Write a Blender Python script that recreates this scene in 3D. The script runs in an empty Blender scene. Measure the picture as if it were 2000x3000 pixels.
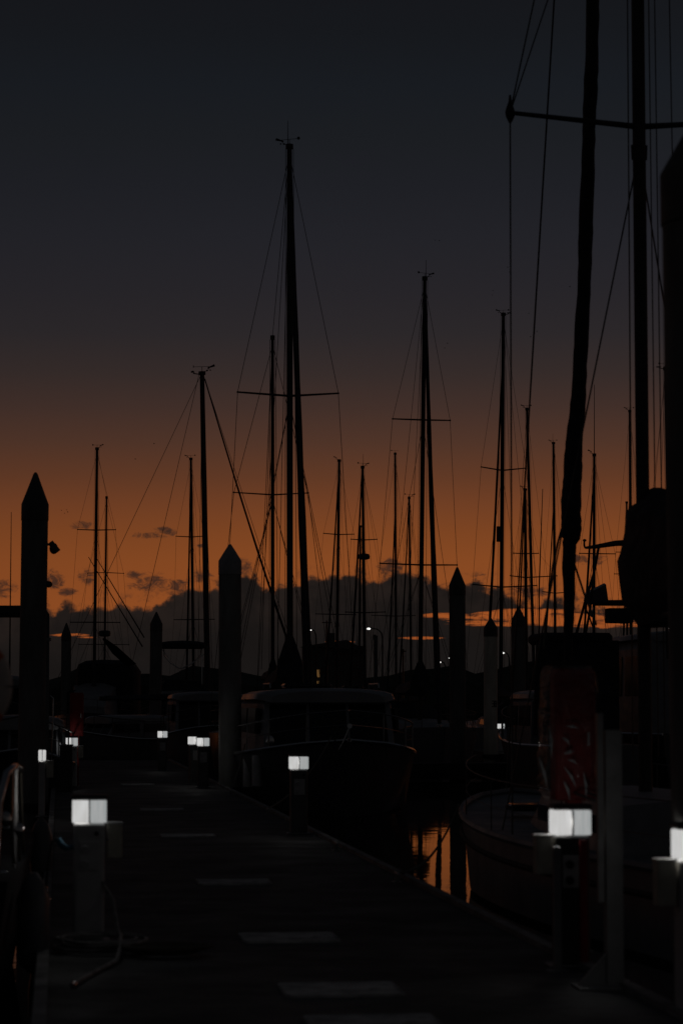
import bpy, bmesh, math, random
from mathutils import Vector, Matrix
random.seed(7)
R = math.radians
scene = bpy.context.scene
C = scene.collection

# ------------------------------------------------------------------ camera
EYE = Vector((0.0, 0.0, 1.65))
FPX = 7083.0                       # focal length in photo pixels (85 mm on a 36 mm tall frame, 3000 px)
BETA = math.atan((2064 - 1500) / FPX)
ALPHA = math.atan((1000 - 172) / FPX * math.cos(BETA))
FW = Vector((math.sin(ALPHA) * math.cos(BETA), math.cos(ALPHA) * math.cos(BETA), math.sin(BETA)))
RT = Vector((math.cos(ALPHA), -math.sin(ALPHA), 0))
UP = RT.cross(FW)
cam_data = bpy.data.cameras.new('camera')
cam = bpy.data.objects.new('camera', cam_data)
C.objects.link(cam)
cam.location = EYE
cam.rotation_euler = (R(90) + BETA, 0, -ALPHA)
cam_data.sensor_fit = 'VERTICAL'
cam_data.sensor_height = 36.0
cam_data.sensor_width = 24.0
cam_data.lens = 85.0
cam_data.clip_start = 0.1
cam_data.clip_end = 6000
cam_data.dof.use_dof = True
cam_data.dof.focus_distance = 105.0
cam_data.dof.aperture_fstop = 3.6
scene.camera = cam


def at(px, py, Y):
    """photo pixel + distance along the dock -> world point"""
    d = FW + RT * ((px - 1000) / FPX) + UP * ((1500 - py) / FPX)
    return EYE + d * (Y / d.y)


def elev(py):
    return math.sin(BETA + math.atan((1500 - py) / FPX))


def azim(px):
    return ALPHA + math.atan((px - 1000) / FPX / math.cos(BETA))


# ------------------------------------------------------------------ render / exposure
scene.view_settings.view_transform = 'Standard'
scene.view_settings.look = 'None'
scene.view_settings.exposure = 0
scene.view_settings.gamma = 1
scene.render.engine = 'CYCLES'
scene.cycles.use_denoising = True
scene.cycles.use_adaptive_sampling = False
scene.cycles.max_bounces = 6
scene.cycles.sample_clamp_indirect = 2.0


def lin(c):
    return tuple((v / 255 / 12.92) if v / 255 <= 0.04045 else ((v / 255 + 0.055) / 1.055) ** 2.4 for v in c)


# ------------------------------------------------------------------ node helper
class NG:
    def __init__(self, nt):
        self.nt = nt

    def new(self, t, **kw):
        n = self.nt.nodes.new(t)
        for k, v in kw.items():
            setattr(n, k, v)
        return n

    def put(self, sock, v):
        if hasattr(v, 'is_output'):
            self.nt.links.new(v, sock)
        else:
            sock.default_value = v

    def m(self, op, a, b=0.0, c=0.0):
        n = self.new('ShaderNodeMath', operation=op)
        self.put(n.inputs[0], a)
        self.put(n.inputs[1], b)
        self.put(n.inputs[2], c)
        return n.outputs[0]

    def step(self, v, lo, hi, a=0.0, b=1.0):
        n = self.new('ShaderNodeMapRange', interpolation_type='SMOOTHSTEP')
        self.put(n.inputs[0], v)
        n.inputs[1].default_value = lo
        n.inputs[2].default_value = hi
        n.inputs[3].default_value = a
        n.inputs[4].default_value = b
        return n.outputs[0]

    def mix(self, f, a, b):
        n = self.new('ShaderNodeMix', data_type='RGBA')
        self.put(n.inputs[0], f)
        self.put(n.inputs[6], a)
        self.put(n.inputs[7], b)
        return n.outputs[2]

    def vec(self, x, y, z=0.0):
        n = self.new('ShaderNodeCombineXYZ')
        self.put(n.inputs[0], x)
        self.put(n.inputs[1], y)
        self.put(n.inputs[2], z)
        return n.outputs[0]

    def noise(self, v, scale, detail=4, rough=0.55, dist=0.0):
        n = self.new('ShaderNodeTexNoise')
        self.put(n.inputs['Vector'], v)
        n.inputs['Scale'].default_value = scale
        n.inputs['Detail'].default_value = detail
        n.inputs['Roughness'].default_value = rough
        n.inputs['Distortion'].default_value = dist
        return n.outputs[0]


# ------------------------------------------------------------------ dusk sky with a cloud bank
world = bpy.data.worlds.new('World')
scene.world = world
world.use_nodes = True
wt = world.node_tree
wt.nodes.clear()
g = NG(wt)
tc = g.new('ShaderNodeTexCoord')
sx = g.new('ShaderNodeSeparateXYZ')
wt.links.new(tc.outputs['Generated'], sx.inputs[0])
X, Y_, Z = sx.outputs
az = g.m('ARCTAN2', X, Y_)
# vertical gradient of the afterglow
stops = [(2064, (146, 76, 34)), (1850, (146, 77, 34)), (1740, (139, 74, 34)), (1640, (133, 72, 34)), (1560, (124, 68, 34)),
         (1480, (112, 63, 36)), (1400, (96, 57, 37)), (1300, (79, 52, 40)), (1200, (65, 47, 41)), (1100, (53, 43, 41)),
         (980, (43, 39, 41)), (850, (38, 36, 40)), (700, (34, 34, 39)), (550, (30, 31, 36)), (400, (27, 29, 33)),
         (250, (24, 27, 32)), (100, (22, 24, 28)), (-60, (21, 22, 26)), (-900, (19, 21, 25))]
ZM = elev(-900)
ramp = g.new('ShaderNodeValToRGB')
wt.links.new(g.m('DIVIDE', Z, ZM), ramp.inputs[0])
cr = ramp.color_ramp
while len(cr.elements) < len(stops):
    cr.elements.new(0.5)
for e, (py, col) in zip(cr.elements, stops):
    e.position = max(0.0, elev(py) / ZM)
    e.color = lin(col) + (1,)
glow = g.m('COSINE', g.m('SUBTRACT', az, azim(900)))
glow = g.step(glow, -0.1, 0.93)
sky = g.mix(glow, g.mix(g.step(Z, 0.0, 0.7), lin((38, 36, 36)) + (1,), lin((24, 25, 27)) + (1,)), ramp.outputs[0])
sky = g.mix(g.step(az, azim(-900), azim(1300), 0.16, 0.0), sky, lin((21, 21, 24)) + (1,))
# photo-like coordinates on the sky sphere, in radians
a0, a1 = azim(-700), azim(2700)
an = g.m('DIVIDE', g.m('SUBTRACT', az, a0), a1 - a0)
P = g.vec(az, Z, 0.37)
fc = g.new('ShaderNodeFloatCurve')
wt.links.new(an, fc.inputs['Value'])
tops = [(-700, 1760), (-200, 1750), (0, 1772), (60, 1770), (150, 1768), (215, 1758), (300, 1772), (430, 1772), (500, 1748), (560, 1722), (640, 1702),
        (690, 1680), (740, 1682), (790, 1722), (860, 1712), (910, 1690), (960, 1685), (1030, 1688), (1090, 1684), (1140, 1672), (1200, 1678),
        (1250, 1690), (1310, 1702), (1400, 1716), (1455, 1725), (1500, 1752), (1580, 1760), (1700, 1762), (1790, 1778), (1900, 1780), (2000, 1775), (2700, 1740)]
E0, E1 = elev(1900), elev(1500)
cv = fc.mapping.curves[0]
pts = [((azim(px) - a0) / (a1 - a0), (elev(py) - E0) / (E1 - E0)) for px, py in tops]
cv.points[0].location = pts[0]
cv.points[1].location = pts[-1]
for p in pts[1:-1]:
    cv.points.new(*p)
fc.mapping.extend = 'HORIZONTAL'
fc.mapping.update()
H = g.m('MULTIPLY_ADD', fc.outputs[0], E1 - E0, E0)
n1 = g.noise(P, 95, 7, 0.62)
vo = g.new('ShaderNodeTexVoronoi', feature='SMOOTH_F1')
g.put(vo.inputs['Vector'], g.vec(g.m('ADD', az, g.m('MULTIPLY', n1, 0.006)), Z, 0.1))
vo.inputs['Scale'].default_value = 150
vo.inputs['Smoothness'].default_value = 0.25
n3 = g.noise(P, 330, 5, 0.6)
bump = g.m('ADD', g.m('MULTIPLY', g.m('SUBTRACT', n3, 0.5), 0.0042), g.m('ADD', g.m('MULTIPLY', g.m('SUBTRACT', n1, 0.5), 0.016), g.m('MULTIPLY', g.m('SUBTRACT', 0.38, vo.outputs['Distance']), 0.0045)))
d = g.m('SUBTRACT', g.m('ADD', H, bump), Z)
bank = g.step(d, -0.0011, 0.0016)
# fringe of torn cloud above the bank
fr = g.noise(P, 210, 8, 0.7)
fringe = g.m('MULTIPLY', g.step(d, -0.011, 0.002), g.step(fr, 0.50, 0.68))
fringe = g.m('MULTIPLY', fringe, g.m('MULTIPLY', g.step(g.noise(P, 28, 2), 0.44, 0.60), 0.8))
n2 = g.noise(P, 60, 6, 0.6)
ccol = g.mix(g.step(d, 0.0, 0.028), lin((36, 29, 26)) + (1,), lin((25, 22, 21)) + (1,))
ccol = g.mix(g.step(n2, 0.38, 0.66, 0, 0.75), ccol, lin((23, 20, 19)) + (1,))
sky_d = g.mix(g.step(n1, 0.3, 0.7, 0, 0.0), sky, sky)


def blob(px, py, wx, wy):
    u = g.m('DIVIDE', g.m('SUBTRACT', az, azim(px)), wx / FPX)
    v = g.m('DIVIDE', g.m('SUBTRACT', Z, elev(py)), wy / FPX)
    r = g.m('ADD', g.m('MULTIPLY', u, u), g.m('MULTIPLY', v, v))
    return g.step(r, 0.0, 1.0, 1, 0)


def union(bs):
    o = bs[0]
    for b in bs[1:]:
        o = g.m('MAXIMUM', o, b)
    return o


wis = union([blob(440, 1710, 90, 45), blob(520, 1722, 60, 30), blob(400, 1690, 55, 22), blob(475, 1562, 65, 24), blob(425, 1570, 55, 16), blob(235, 1542, 55, 18), blob(20, 1725, 60, 38),
             blob(160, 1700, 45, 40), blob(255, 1690, 34, 42),
             blob(580, 1690, 60, 26), blob(705, 1660, 55, 38), blob(1140, 1660, 60, 40), blob(205, 1740, 45, 22), blob(1395, 1684, 40, 8), blob(1720, 1640, 80, 26),
             blob(1540, 1735, 110, 22), blob(590, 1600, 20, 8)])
wn = g.noise(g.vec(g.m('MULTIPLY', az, 0.75), g.m('MULTIPLY', Z, 1.3), 0.7), 170, 9, 0.72, 0.9)
wisp = g.m('MULTIPLY', g.step(g.m('ADD', wn, g.m('MULTIPLY', wis, 0.22)), 0.58, 0.80), g.step(wis, 0.0, 0.6))
wcol = lin((40, 32, 29)) + (1,)
# gaps of afterglow low in the bank
sl = union([blob(1500, 1806, 190, 20), blob(1640, 1818, 220, 26), blob(1560, 1792, 150, 14), blob(1310, 1806, 100, 15), blob(1380, 1826, 120, 12),
            blob(1780, 1830, 160, 18), blob(1440, 1830, 120, 10), blob(1225, 1869, 90, 6), blob(205, 1862, 75, 7), blob(262, 1868, 50, 4), blob(1000, 1880, 60, 4)])
sn = g.noise(g.vec(g.m('MULTIPLY', az, 0.35), g.m('MULTIPLY', Z, 1.9), 0.2), 190, 7, 0.68, 0.5)
slr = union([blob(1600, 1812, 300, 30), blob(1500, 1795, 120, 18)])
slit = g.m('MULTIPLY', g.step(g.m('ADD', g.m('ADD', sn, g.m('MULTIPLY', sl, 0.20)), g.m('MULTIPLY', slr, 0.15)), 0.58, 0.78), g.step(sl, 0.0, 0.4))
scol = g.mix(g.noise(P, 90, 3), lin((138, 70, 32)) + (1,), lin((178, 92, 40)) + (1,))
col = g.mix(g.m('MULTIPLY', wisp, 0.85), sky, wcol)
col = g.mix(fringe, col, wcol)
ccol = g.mix(g.step(d, 0.0004, 0.0026, 0.55, 0.0), ccol, lin((84, 49, 30)) + (1,))
col = g.mix(bank, col, ccol)
col = g.mix(g.m('MULTIPLY', slit, 0.9), col, scol)
front = g.step(Y_, 0.1, 0.4)
below = g.step(Z, -0.02, 0.0)
col = g.mix(front, sky, col)
col = g.mix(below, (0.004, 0.004, 0.0045, 1), col)
bg = g.new('ShaderNodeBackground')
wt.links.new(col, bg.inputs[0])
bg.inputs[1].default_value = 1.0
wo = g.new('ShaderNodeOutputWorld')
wt.links.new(bg.outputs[0], wo.inputs[0])


# ------------------------------------------------------------------ materials
def mat(name, col, rough=0.5, metal=0.0, var=0.25, scale=6.0, bump=0.0, spec=0.5, stretch=(1, 1, 1)):
    m = bpy.data.materials.new(name)
    m.use_nodes = True
    nt = m.node_tree
    gg = NG(nt)
    b = nt.nodes['Principled BSDF']
    t = gg.new('ShaderNodeTexCoord')
    mp = gg.new('ShaderNodeMapping')
    nt.links.new(t.outputs['Object'], mp.inputs[0])
    mp.inputs['Scale'].default_value = stretch
    n = gg.noise(mp.outputs[0], scale, 6, 0.65)
    c2 = tuple(v * (1 - var) for v in col)
    c1 = tuple(min(1, v * (1 + var * 0.6)) for v in col)
    nt.links.new(gg.mix(gg.step(n, 0.3, 0.7), c1 + (1,), c2 + (1,)), b.inputs['Base Color'])
    nt.links.new(gg.step(n, 0.2, 0.8, max(0.02, rough * 0.8), min(1, rough * 1.2)), b.inputs['Roughness'])
    b.inputs['Metallic'].default_value = metal
    b.inputs['Specular IOR Level'].default_value = spec
    if bump:
        bn = gg.new('ShaderNodeBump')
        bn.inputs['Strength'].default_value = bump
        bn.inputs['Distance'].default_value = 0.02
        nt.links.new(gg.noise(mp.outputs[0], scale * 5, 5), bn.inputs['Height'])
        nt.links.new(bn.outputs[0], b.inputs['Normal'])
    return m


def lensmat(name, col, s_):
    m = bpy.data.materials.new(name)
    m.use_nodes = True
    nt = m.node_tree
    gg = NG(nt)
    nt.nodes.remove(nt.nodes['Principled BSDF'])
    em = gg.new('ShaderNodeEmission')
    t = gg.new('ShaderNodeTexCoord')
    mp = gg.new('ShaderNodeMapping')
    nt.links.new(t.outputs['Object'], mp.inputs[0])
    mp.inputs['Scale'].default_value = (26, 26, 4)
    n = gg.step(gg.noise(mp.outputs[0], 1.0, 3, 0.6), 0.3, 0.7)
    nt.links.new(gg.mix(n, tuple(v * 0.80 for v in col) + (1,), tuple(min(1, v * 1.06) for v in col) + (1,)), em.inputs[0])
    em.inputs[1].default_value = s_
    tr = gg.new('ShaderNodeBsdfTransparent')
    mx = gg.new('ShaderNodeMixShader')
    mx.inputs[0].default_value = 0.5
    nt.links.new(tr.outputs[0], mx.inputs[1])
    nt.links.new(em.outputs[0], mx.inputs[2])
    nt.links.new(mx.outputs[0], nt.nodes['Material Output'].inputs[0])
    return m


def glowmat(name, col, s):
    m = bpy.data.materials.new(name)
    m.use_nodes = True
    nt = m.node_tree
    gg = NG(nt)
    b = nt.nodes['Principled BSDF']
    b.inputs['Base Color'].default_value = (0.02, 0.02, 0.02, 1)
    b.inputs['Roughness'].default_value = 0.4
    t = gg.new('ShaderNodeTexCoord')
    n = gg.noise(t.outputs['Object'], 7, 2)
    nt.links.new(gg.mix(n, tuple(v * 0.9 for v in col) + (1,), tuple(min(1, v * 1.08) for v in col) + (1,)), b.inputs['Emission Color'])
    b.inputs['Emission Strength'].default_value = s
    return m


M = {}
M['mast'] = mat('anodised_mast', (0.055, 0.055, 0.058), 0.6, 0.0, 0.2, 3, spec=0.2)
M['wire'] = mat('rigging_wire', (0.06, 0.06, 0.06), 0.5, 0.4)
M['steel'] = mat('polished_steel', (0.5, 0.5, 0.5), 0.18, 1.0, 0.1)
M['gel'] = mat('white_gelcoat', (0.20, 0.205, 0.215), 0.32, 0, 0.15, 2)
M['deckgel'] = mat('deck_gelcoat', (0.22, 0.23, 0.25), 0.55, 0, 0.15, 4, 0.2)
M['hull_dark'] = mat('dark_hull_paint', (0.025, 0.03, 0.045), 0.3, 0, 0.2, 2)
M['hull_grey'] = mat('grey_hull_paint', (0.10, 0.10, 0.108), 0.4, 0, 0.2, 2)
M['hull_pale'] = mat('pale_grey_hull', (0.17, 0.175, 0.19), 0.5, 0, 0.2, 2, spec=0.25)
M['boot'] = mat('antifouling', (0.03, 0.012, 0.012), 0.7)
M['canvas'] = mat('dark_canvas', (0.018, 0.02, 0.026), 0.85, 0, 0.3, 5, 0.4)
M['sail'] = mat('furled_sail_cover', (0.03, 0.032, 0.04), 0.85, 0, 0.3, 4, 0.4)
M['glass'] = mat('tinted_window', (0.006, 0.007, 0.008), 0.12, 0, 0.1, 2, spec=0.35)
M['wood'] = mat('varnished_wood', (0.10, 0.045, 0.02), 0.35, 0, 0.35, 4, 0.1, stretch=(1, 6, 1))
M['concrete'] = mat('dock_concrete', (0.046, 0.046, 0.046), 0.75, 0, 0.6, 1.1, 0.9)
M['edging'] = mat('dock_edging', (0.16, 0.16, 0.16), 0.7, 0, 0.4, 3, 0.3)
M['plate'] = mat('dock_hatch_plate', (0.40, 0.40, 0.40), 0.75, 0, 0.5, 4, 0.3)
M['pile'] = mat('weathered_pile', (0.13, 0.13, 0.125), 0.75, 0, 0.4, 2.5, 0.4, stretch=(1, 1, 0.25))
M['mid_pile'] = mat('lamplit_pile', (0.21, 0.21, 0.20), 0.75, 0, 0.4, 2.5, 0.4, stretch=(1, 1, 0.25))  # shaft colour lightened to stand in for pedestal lamp light on this pile
M['pale_pile'] = mat('pale_pile', (0.60, 0.56, 0.48), 0.7, 0, 0.3, 2.5, 0.3, stretch=(1, 1, 0.25))
M['cap'] = mat('pile_cap_plastic', (0.30, 0.30, 0.31), 0.6, 0, 0.2, 4)
M['cap_dark'] = mat('dark_pile_cap', (0.06, 0.06, 0.06), 0.6, 0, 0.2, 4)
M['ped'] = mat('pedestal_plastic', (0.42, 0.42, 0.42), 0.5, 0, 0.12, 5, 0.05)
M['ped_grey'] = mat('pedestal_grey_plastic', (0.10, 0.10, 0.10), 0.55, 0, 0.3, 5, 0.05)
M['ped_dark'] = mat('pedestal_dark_plastic', (0.03, 0.03, 0.03), 0.5, 0, 0.2, 6)
M['meter'] = mat('meter_box_paint', (0.40, 0.38, 0.32), 0.5, 0, 0.2, 6)
M['lens'] = lensmat('lamp_lens_bright', (1.0, 0.985, 0.955), 0.80)
M['lens_dim'] = lensmat('lamp_lens_dim', (0.93, 1.0, 1.0), 0.50)
M['street'] = glowmat('street_lamp_glow', (1.0, 0.97, 0.9), 1.6)
M['warm'] = glowmat('warm_window_glow', (1.0, 0.5, 0.16), 0.10)
M['red'] = mat('red_cabinet_paint', (0.22, 0.006, 0.006), 0.65, 0, 0.25, 5)
M['galv'] = mat('galvanised_steel', (0.20, 0.205, 0.21), 0.5, 0.2, 0.2, 5)
M['rubber'] = mat('black_rubber', (0.02, 0.02, 0.02), 0.8)
M['hose'] = mat('pale_hose', (0.22, 0.21, 0.20), 0.6, 0, 0.5, 14, 0.3)
M['dull_steel'] = mat('dull_steel', (0.22, 0.22, 0.22), 0.35, 1.0, 0.3)
M['rope'] = mat('mooring_rope', (0.10, 0.09, 0.07), 0.9)
M['blue'] = mat('blue_plug', (0.03, 0.12, 0.2), 0.4)
M['fender'] = mat('white_fender', (0.55, 0.55, 0.55), 0.45, 0, 0.2, 3)
M['buoy'] = mat('lifebuoy_foam', (0.6, 0.52, 0.46), 0.6, 0, 0.2, 3)
M['orange'] = mat('orange_band', (0.6, 0.13, 0.03), 0.6)
M['land'] = mat('dark_tree_land', (0.03, 0.035, 0.025), 0.95, 0, 0.4, 0.08)
M['shed'] = mat('shed_cladding', (0.09, 0.085, 0.08), 0.85, 0, 0.3, 1)
M['bird'] = mat('bird_feathers', (0.04, 0.04, 0.04), 0.8)
M['solar'] = mat('solar_cells', (0.01, 0.012, 0.03), 0.15)
M['crease_glint'] = mat('wrap_glint_plastic', (0.34, 0.36, 0.37), 0.3, 0, 0.3, 20, spec=0.5)  # pale colour that stands in for highlights on the wrap
M['black'] = mat('black_numeral_paint', (0.01, 0.01, 0.01), 0.6)

# clear plastic wrap
pm = bpy.data.materials.new('clear_plastic_wrap')
pm.use_nodes = True
nt = pm.node_tree
gg = NG(nt)
nt.nodes.remove(nt.nodes['Principled BSDF'])
t = gg.new('ShaderNodeTexCoord')
bn = gg.new('ShaderNodeBump')
bn.inputs['Strength'].default_value = 1.0
bn.inputs['Distance'].default_value = 0.11
nt.links.new(gg.noise(t.outputs['Object'], 7, 3, 0.5, 1.5), bn.inputs['Height'])
tr = gg.new('ShaderNodeBsdfTransparent')
tr.inputs[0].default_value = (0.95, 0.96, 0.96, 1)
gl = gg.new('ShaderNodeBsdfGlossy')
gl.inputs['Roughness'].default_value = 0.10
nt.links.new(bn.outputs[0], gl.inputs['Normal'])
fr_ = gg.new('ShaderNodeFresnel')
fr_.inputs['IOR'].default_value = 1.45
nt.links.new(bn.outputs[0], fr_.inputs['Normal'])
ms_ = gg.new('ShaderNodeMixShader')
nt.links.new(gg.m('MINIMUM', gg.m('MULTIPLY', fr_.outputs[0], 1.5), 0.22), ms_.inputs[0])
nt.links.new(tr.outputs[0], ms_.inputs[1])
nt.links.new(gl.outputs[0], ms_.inputs[2])
nt.links.new(ms_.outputs[0], nt.nodes['Material Output'].inputs[0])
M['plastic'] = pm

# water
wm = bpy.data.materials.new('harbour_water')
wm.use_nodes = True
nt = wm.node_tree
gg = NG(nt)
b = nt.nodes['Principled BSDF']
b.inputs['Base Color'].default_value = (0.004, 0.006, 0.007, 1)
b.inputs['Roughness'].default_value = 0.03
b.inputs['IOR'].default_value = 1.333
t = gg.new('ShaderNodeTexCoord')
mp = gg.new('ShaderNodeMapping')
nt.links.new(t.outputs['Object'], mp.inputs[0])
bn = gg.new('ShaderNodeBump')
bn.inputs['Strength'].default_value = 0.022
bn.inputs['Distance'].default_value = 0.1
nt.links.new(gg.noise(mp.outputs[0], 1.6, 3, 0.5), bn.inputs['Height'])
nt.links.new(bn.outputs[0], b.inputs['Normal'])
M['water'] = wm


# ------------------------------------------------------------------ mesh builder
class MB:
    def __init__(self):
        self.v, self.f, self.s = [], [], []

    def _add(self, vs, fs, smooth):
        o = len(self.v)
        self.v += [tuple(p) for p in vs]
        self.f += [tuple(i + o for i in q) for q in fs]
        self.s += [smooth] * len(fs)
        return self

    def box(self, c, s, rz=0.0, taper=1.0, M4=None):
        vs = []
        for k in (-1, 1):
            t = taper if k > 0 else 1.0
            for (i, j) in ((-1, -1), (1, -1), (1, 1), (-1, 1)):
                p = Vector((i * s[0] / 2 * t, j * s[1] / 2 * t, k * s[2] / 2))
                if rz:
                    p = Matrix.Rotation(rz, 3, 'Z') @ p
                if M4 is not None:
                    p = M4 @ p
                vs.append(p + Vector(c))
        return self._add(vs, [(3, 2, 1, 0), (4, 5, 6, 7), (0, 1, 5, 4), (1, 2, 6, 5), (2, 3, 7, 6), (3, 0, 4, 7)], False)

    def rbox(self, c, s, r=0.02, n=3, rz=0.0):
        """box with rounded vertical edges and softened rim"""
        hx, hy, hz = s[0] / 2, s[1] / 2, s[2] / 2
        rings = [(-hz, -r * 0.35), (-hz + r * 0.35, 0), (hz - r * 0.35, 0), (hz, -r * 0.35)]
        vs = []
        m = 4 * (n + 1)
        for z, off in rings:
            for q, (cx, cy) in enumerate(((1, 1), (-1, 1), (-1, -1), (1, -1))):
                for k in range(n + 1):
                    a = (q + k / n) * math.pi / 2
                    p = Vector((cx * (hx - r) + (r + off) * math.cos(a), cy * (hy - r) + (r + off) * math.sin(a), z))
                    if rz:
                        p = Matrix.Rotation(rz, 3, 'Z') @ p
                    vs.append(p + Vector(c))
        fs = []
        for k in range(len(rings) - 1):
            for i in range(m):
                j = (i + 1) % m
                fs.append((k * m + i, k * m + j, (k + 1) * m + j, (k + 1) * m + i))
        fs.append(tuple(reversed(range(m))))
        fs.append(tuple(range((len(rings) - 1) * m, len(rings) * m)))
        return self._add(vs, fs, False)

    def tube(self, pts, r, n=8, cap=True, sx=1.0):
        pts = [Vector(p) for p in pts]
        rs = r if isinstance(r, (list, tuple)) else [r] * len(pts)
        vs, fs = [], []
        prev = None
        for i, p in enumerate(pts):
            a = pts[max(0, i - 1)]
            b_ = pts[min(len(pts) - 1, i + 1)]
            d = (b_ - a)
            if d.length < 1e-9:
                d = Vector((0, 0, 1))
            d.normalize()
            if prev is None:
                ref = Vector((0, 1, 0)) if abs(d.y) < 0.9 else Vector((1, 0, 0))
                u = (ref - d * ref.dot(d)).normalized()
            else:
                u = (prev - d * prev.dot(d)).normalized()
            prev = u
            w = d.cross(u)
            for k in range(n):
                t_ = 2 * math.pi * k / n
                vs.append(p + u * math.cos(t_) * rs[i] + w * math.sin(t_) * rs[i] * sx)
        for i in range(len(pts) - 1):
            for k in range(n):
                j = (k + 1) % n
                fs.append((i * n + k, i * n + j, (i + 1) * n + j, (i + 1) * n + k))
        if cap:
            fs.append(tuple(reversed(range(n))))
            fs.append(tuple(range((len(pts) - 1) * n, len(pts) * n)))
        return self._add(vs, fs, n > 4)

    def lathe(self, prof, c=(0, 0, 0), n=24):
        """prof: (r, z) pairs from bottom to top"""
        vs, fs = [], []
        for r, z in prof:
            for k in range(n):
                t_ = 2 * math.pi * k / n
                vs.append((c[0] + r * math.cos(t_), c[1] + r * math.sin(t_), c[2] + z))
        for i in range(len(prof) - 1):
            for k in range(n):
                j = (k + 1) % n
                fs.append((i * n + k, i * n + j, (i + 1) * n + j, (i + 1) * n + k))
        fs.append(tuple(reversed(range(n))))
        fs.append(tuple(range((len(prof) - 1) * n, len(prof) * n)))
        return self._add(vs, fs, True)

    def ball(self, c, r, n=10):
        r = (r, r, r) if not isinstance(r, (tuple, list)) else r
        vs, fs = [], []
        m = n // 2 + 1
        for i in range(1, m):
            p = math.pi * i / m - math.pi / 2
            for k in range(n):
                t_ = 2 * math.pi * k / n
                vs.append((c[0] + r[0] * math.cos(p) * math.cos(t_), c[1] + r[1] * math.cos(p) * math.sin(t_), c[2] + r[2] * math.sin(p)))
        vs += [(c[0], c[1], c[2] - r[2]), (c[0], c[1], c[2] + r[2])]
        for i in range(m - 2):
            for k in range(n):
                j = (k + 1) % n
                fs.append((i * n + k, i * n + j, (i + 1) * n + j, (i + 1) * n + k))
        for k in range(n):
            j = (k + 1) % n
            fs.append(((m - 1) * n, j, k))
            fs.append(((m - 1) * n + 1, (m - 2) * n + k, (m - 2) * n + j))
        return self._add(vs, fs, True)

    def loft(self, rings, closed=True, caps=True, smooth=True):
        m = len(rings[0])
        vs = [p for r_ in rings for p in r_]
        fs = []
        for i in range(len(rings) - 1):
            for k in range(m if closed else m - 1):
                j = (k + 1) % m
                fs.append((i * m + k, i * m + j, (i + 1) * m + j, (i + 1) * m + k))
        if caps:
            fs.append(tuple(reversed(range(m))))
            fs.append(tuple(range((len(rings) - 1) * m, len(rings) * m)))
        return self._add(vs, fs, smooth)

    def build(self, name, material, parent=None):
        me = bpy.data.meshes.new(name)
        me.from_pydata(self.v, [], self.f)
        me.polygons.foreach_set('use_smooth', self.s)
        me.materials.append(material)
        bm = bmesh.new()
        bm.from_mesh(me)
        bmesh.ops.recalc_face_normals(bm, faces=bm.faces)
        for e in bm.edges:
            if len(e.link_faces) == 2 and e.calc_face_angle(0) > 0.7:
                e.smooth = False
        bm.to_mesh(me)
        bm.free()
        o = bpy.data.objects.new(name, me)
        C.objects.link(o)
        if parent is not None:
            o.parent = parent
        return o


def thing(name, label, cat, loc=(0, 0, 0), rz=0.0, group=None, heel=0.0):
    o = bpy.data.objects.new(name, None)
    o.empty_display_size = 0.2
    C.objects.link(o)
    o.location = loc
    o.rotation_euler = (Matrix.Rotation(heel, 3, 'Y') @ Matrix.Rotation(rz, 3, 'Z')).to_euler()
    o['label'] = label
    o['category'] = cat
    if group:
        o['group'] = group
    return o


def tag(o, label, cat, group=None, kind=None):
    if label:
        o['label'] = label
    if cat:
        o['category'] = cat
    if group:
        o['group'] = group
    if kind:
        o['kind'] = kind
    return o


def copy_tree(o, parent=None):
    c = o.copy()
    C.objects.link(c)
    if parent is not None:
        c.parent = parent
    for ch in o.children:
        copy_tree(ch, c)
    return c


def struct(o, label=None):
    o['kind'] = 'structure'
    if label:
        o['label'] = label
    return o


WZ = -0.5     # water level; the dock deck is z = 0

# ------------------------------------------------------------------ setting
bmw = MB()
bmw._add([(-2500, -300, WZ), (2500, -300, WZ), (2500, 3500, WZ), (-2500, 3500, WZ)], [(0, 1, 2, 3)], False)
struct(bmw.build('water', M['water']), 'calm black harbour water mirroring the orange sky')

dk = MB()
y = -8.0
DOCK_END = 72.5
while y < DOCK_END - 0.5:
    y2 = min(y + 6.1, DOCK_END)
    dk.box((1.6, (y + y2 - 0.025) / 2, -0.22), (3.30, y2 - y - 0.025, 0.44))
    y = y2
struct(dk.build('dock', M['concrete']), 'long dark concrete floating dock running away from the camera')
ed = MB()
for xx in (-0.085, 3.29):
    y = -8.0
    while y < DOCK_END - 0.5:
        y2 = min(y + 6.1, DOCK_END)
        ed.box((xx, (y + y2 - 0.05) / 2, -0.05), (0.075, y2 - y - 0.05, 0.18))
        y = y2
struct(ed.build('dock_edging', M['edging']), 'pale edging strip along both sides of the dock')

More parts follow.
